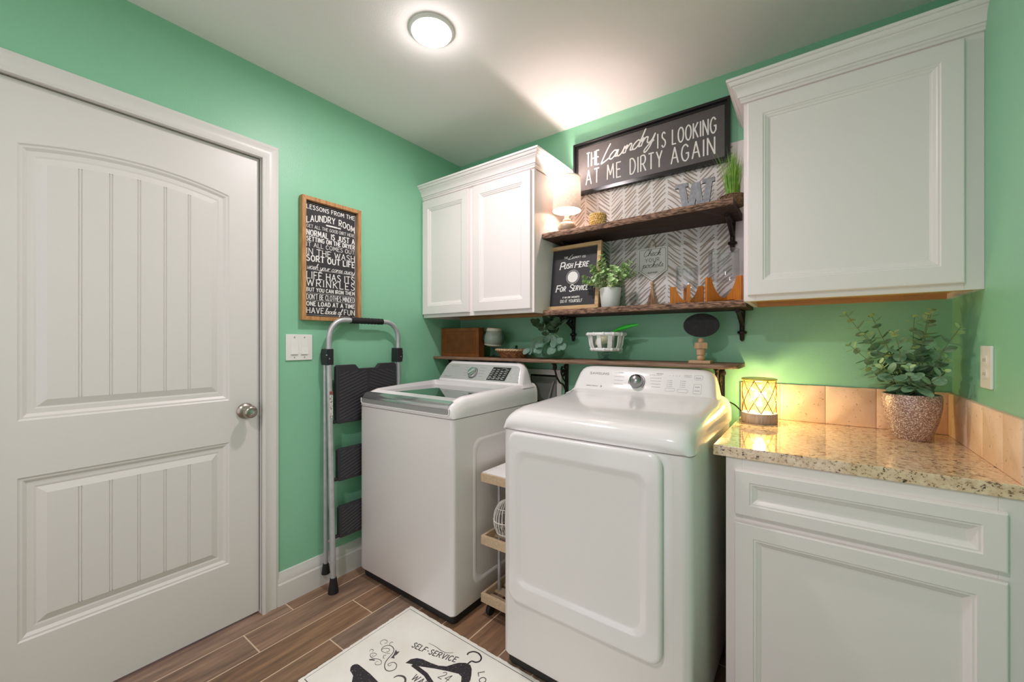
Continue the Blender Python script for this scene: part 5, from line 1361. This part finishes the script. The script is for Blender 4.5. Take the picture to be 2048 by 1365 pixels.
sw([(.597,-1.078),(.585,-1.077),(.578,-1.067),(.583,-1.055),(.598,-1.053),(.605,-1.061),(.599,-1.067)]); sw([(.626,-1.061),(.616,-1.054),(.617,-1.046),(.624,-1.044)]); sw([(.591,-1.128),(.584,-1.123),(.588,-1.116),(.597,-1.117),(.599,-1.124)])
sw([(.613,-1.129),(.619,-1.137),(.625,-1.13),(.623,-1.121),(.611,-1.122),(.603,-1.131),(.608,-1.139),(.622,-1.142),(.635,-1.139),(.65,-1.131),(.667,-1.131),(.677,-1.14),(.671,-1.15),(.66,-1.153),(.653,-1.145),(.657,-1.138)]); sw([(.658,-1.102),(.651,-1.107),(.658,-1.116),(.666,-1.116)])
sw([(.741,-.962),(.777,-.958),(.81,-.96),(.835,-.955),(.856,-.939)])
b.prism([(.684,-1.103),(.677,-1.082),(.663,-1.061),(.676,-1.066),(.683,-1.059),(.687,-1.075),(.685,-1.086),(.696,-1.093),(.684,-1.098)], *RD); b.prism([(.621,-1.153),(.629,-1.145),(.641,-1.141),(.644,-1.145),(.635,-1.149),(.628,-1.155)], *RD)
# arched SELF-SERVICE, reading toward +x
def arcmap(c, r, a0):
    return lambda u, v: (c[0]+(r+v)*math.sin((u-a0)/r), c[1]+(r+v)*math.cos((u-a0)/r))
text(b, 'SELF-SERVICE', I3, -.098, .098, 0, .024, .15, serif=.1, d=RD, bend=lambda u, v: (.797+u*.985-v*.16, -.997+v+.235*u+.9*u*u*.6))
text(b, 'WASH', I3, .822, .905, -1.118, .026, .12, serif=.1, d=RD, tilt=.05)
text(b, '24', I3, .893, .935, -1.056, .032, .07, d=RD, tilt=.1)
text(b, 'LOADS', I3, 0, .13, 0, .024, .12, serif=.1, d=RD, bend=lambda u, v: (.997+u*.75+v*.66, -.955-u*.66+v*.75))
sw([(.767,-1.151),(.77,-1.139),(.78,-1.131),(.793,-1.127),(.807,-1.131),(.817,-1.145),(.812,-1.165),(.79,-1.18)], .006)
b.build('line_print', M['rugline'], rg, smooth=0)
b = MB()
H = [(.747,-1.082),(.749,-1.058),(.764,-1.041),(.785,-1.032),(.823,-1.026),(.856,-1.018),(.883,-1.002),(.896,-.98),(.908,-.963),(.929,-.948),(.95,-.945),(.967,-.956),(.984,-.977),(.997,-.997),(1.002,-1.03),(1.0,-1.08),(.998,-1.15),(1.004,-1.19),(.985,-1.21),(.968,-1.19),(.972,-1.10),(.978,-1.05),(.974,-1.02),(.96,-1.003),(.943,-1.0),(.902,-1.015),(.853,-1.036),(.817,-1.054),(.793,-1.066),(.77,-1.072)]
b.prism(H, *RD); b.ribbon([(.775,-1.071),(.849,-1.073),(.89,-1.085),(.94,-1.13),(.985,-1.195)], .016, RD[0], RD[1]-.0001)
b.ribbon(cr([(.907,-.915),(.905,-.903),(.917,-.888),(.938,-.884),(.959,-.893),(.966,-.909),(.958,-.923),(.942,-.928),(.939,-.94),(.939,-.952)], 5), .006, *RD)
PN = cr([(.612,-1.226),(.600,-1.216),(.597,-1.205),(.604,-1.194),(.616,-1.191)], 3)+[(.685,-1.191),(.76,-1.197),(.84,-1.205),(.84,-1.222),(.75,-1.230),(.84,-1.238),(.84,-1.256),(.76,-1.27),(.69,-1.262),(.664,-1.252),(.650,-1.240),(.641,-1.232)]
b.prism(PN, *RD); b.build('bold_print', M['rugink'], rg, smooth=0)
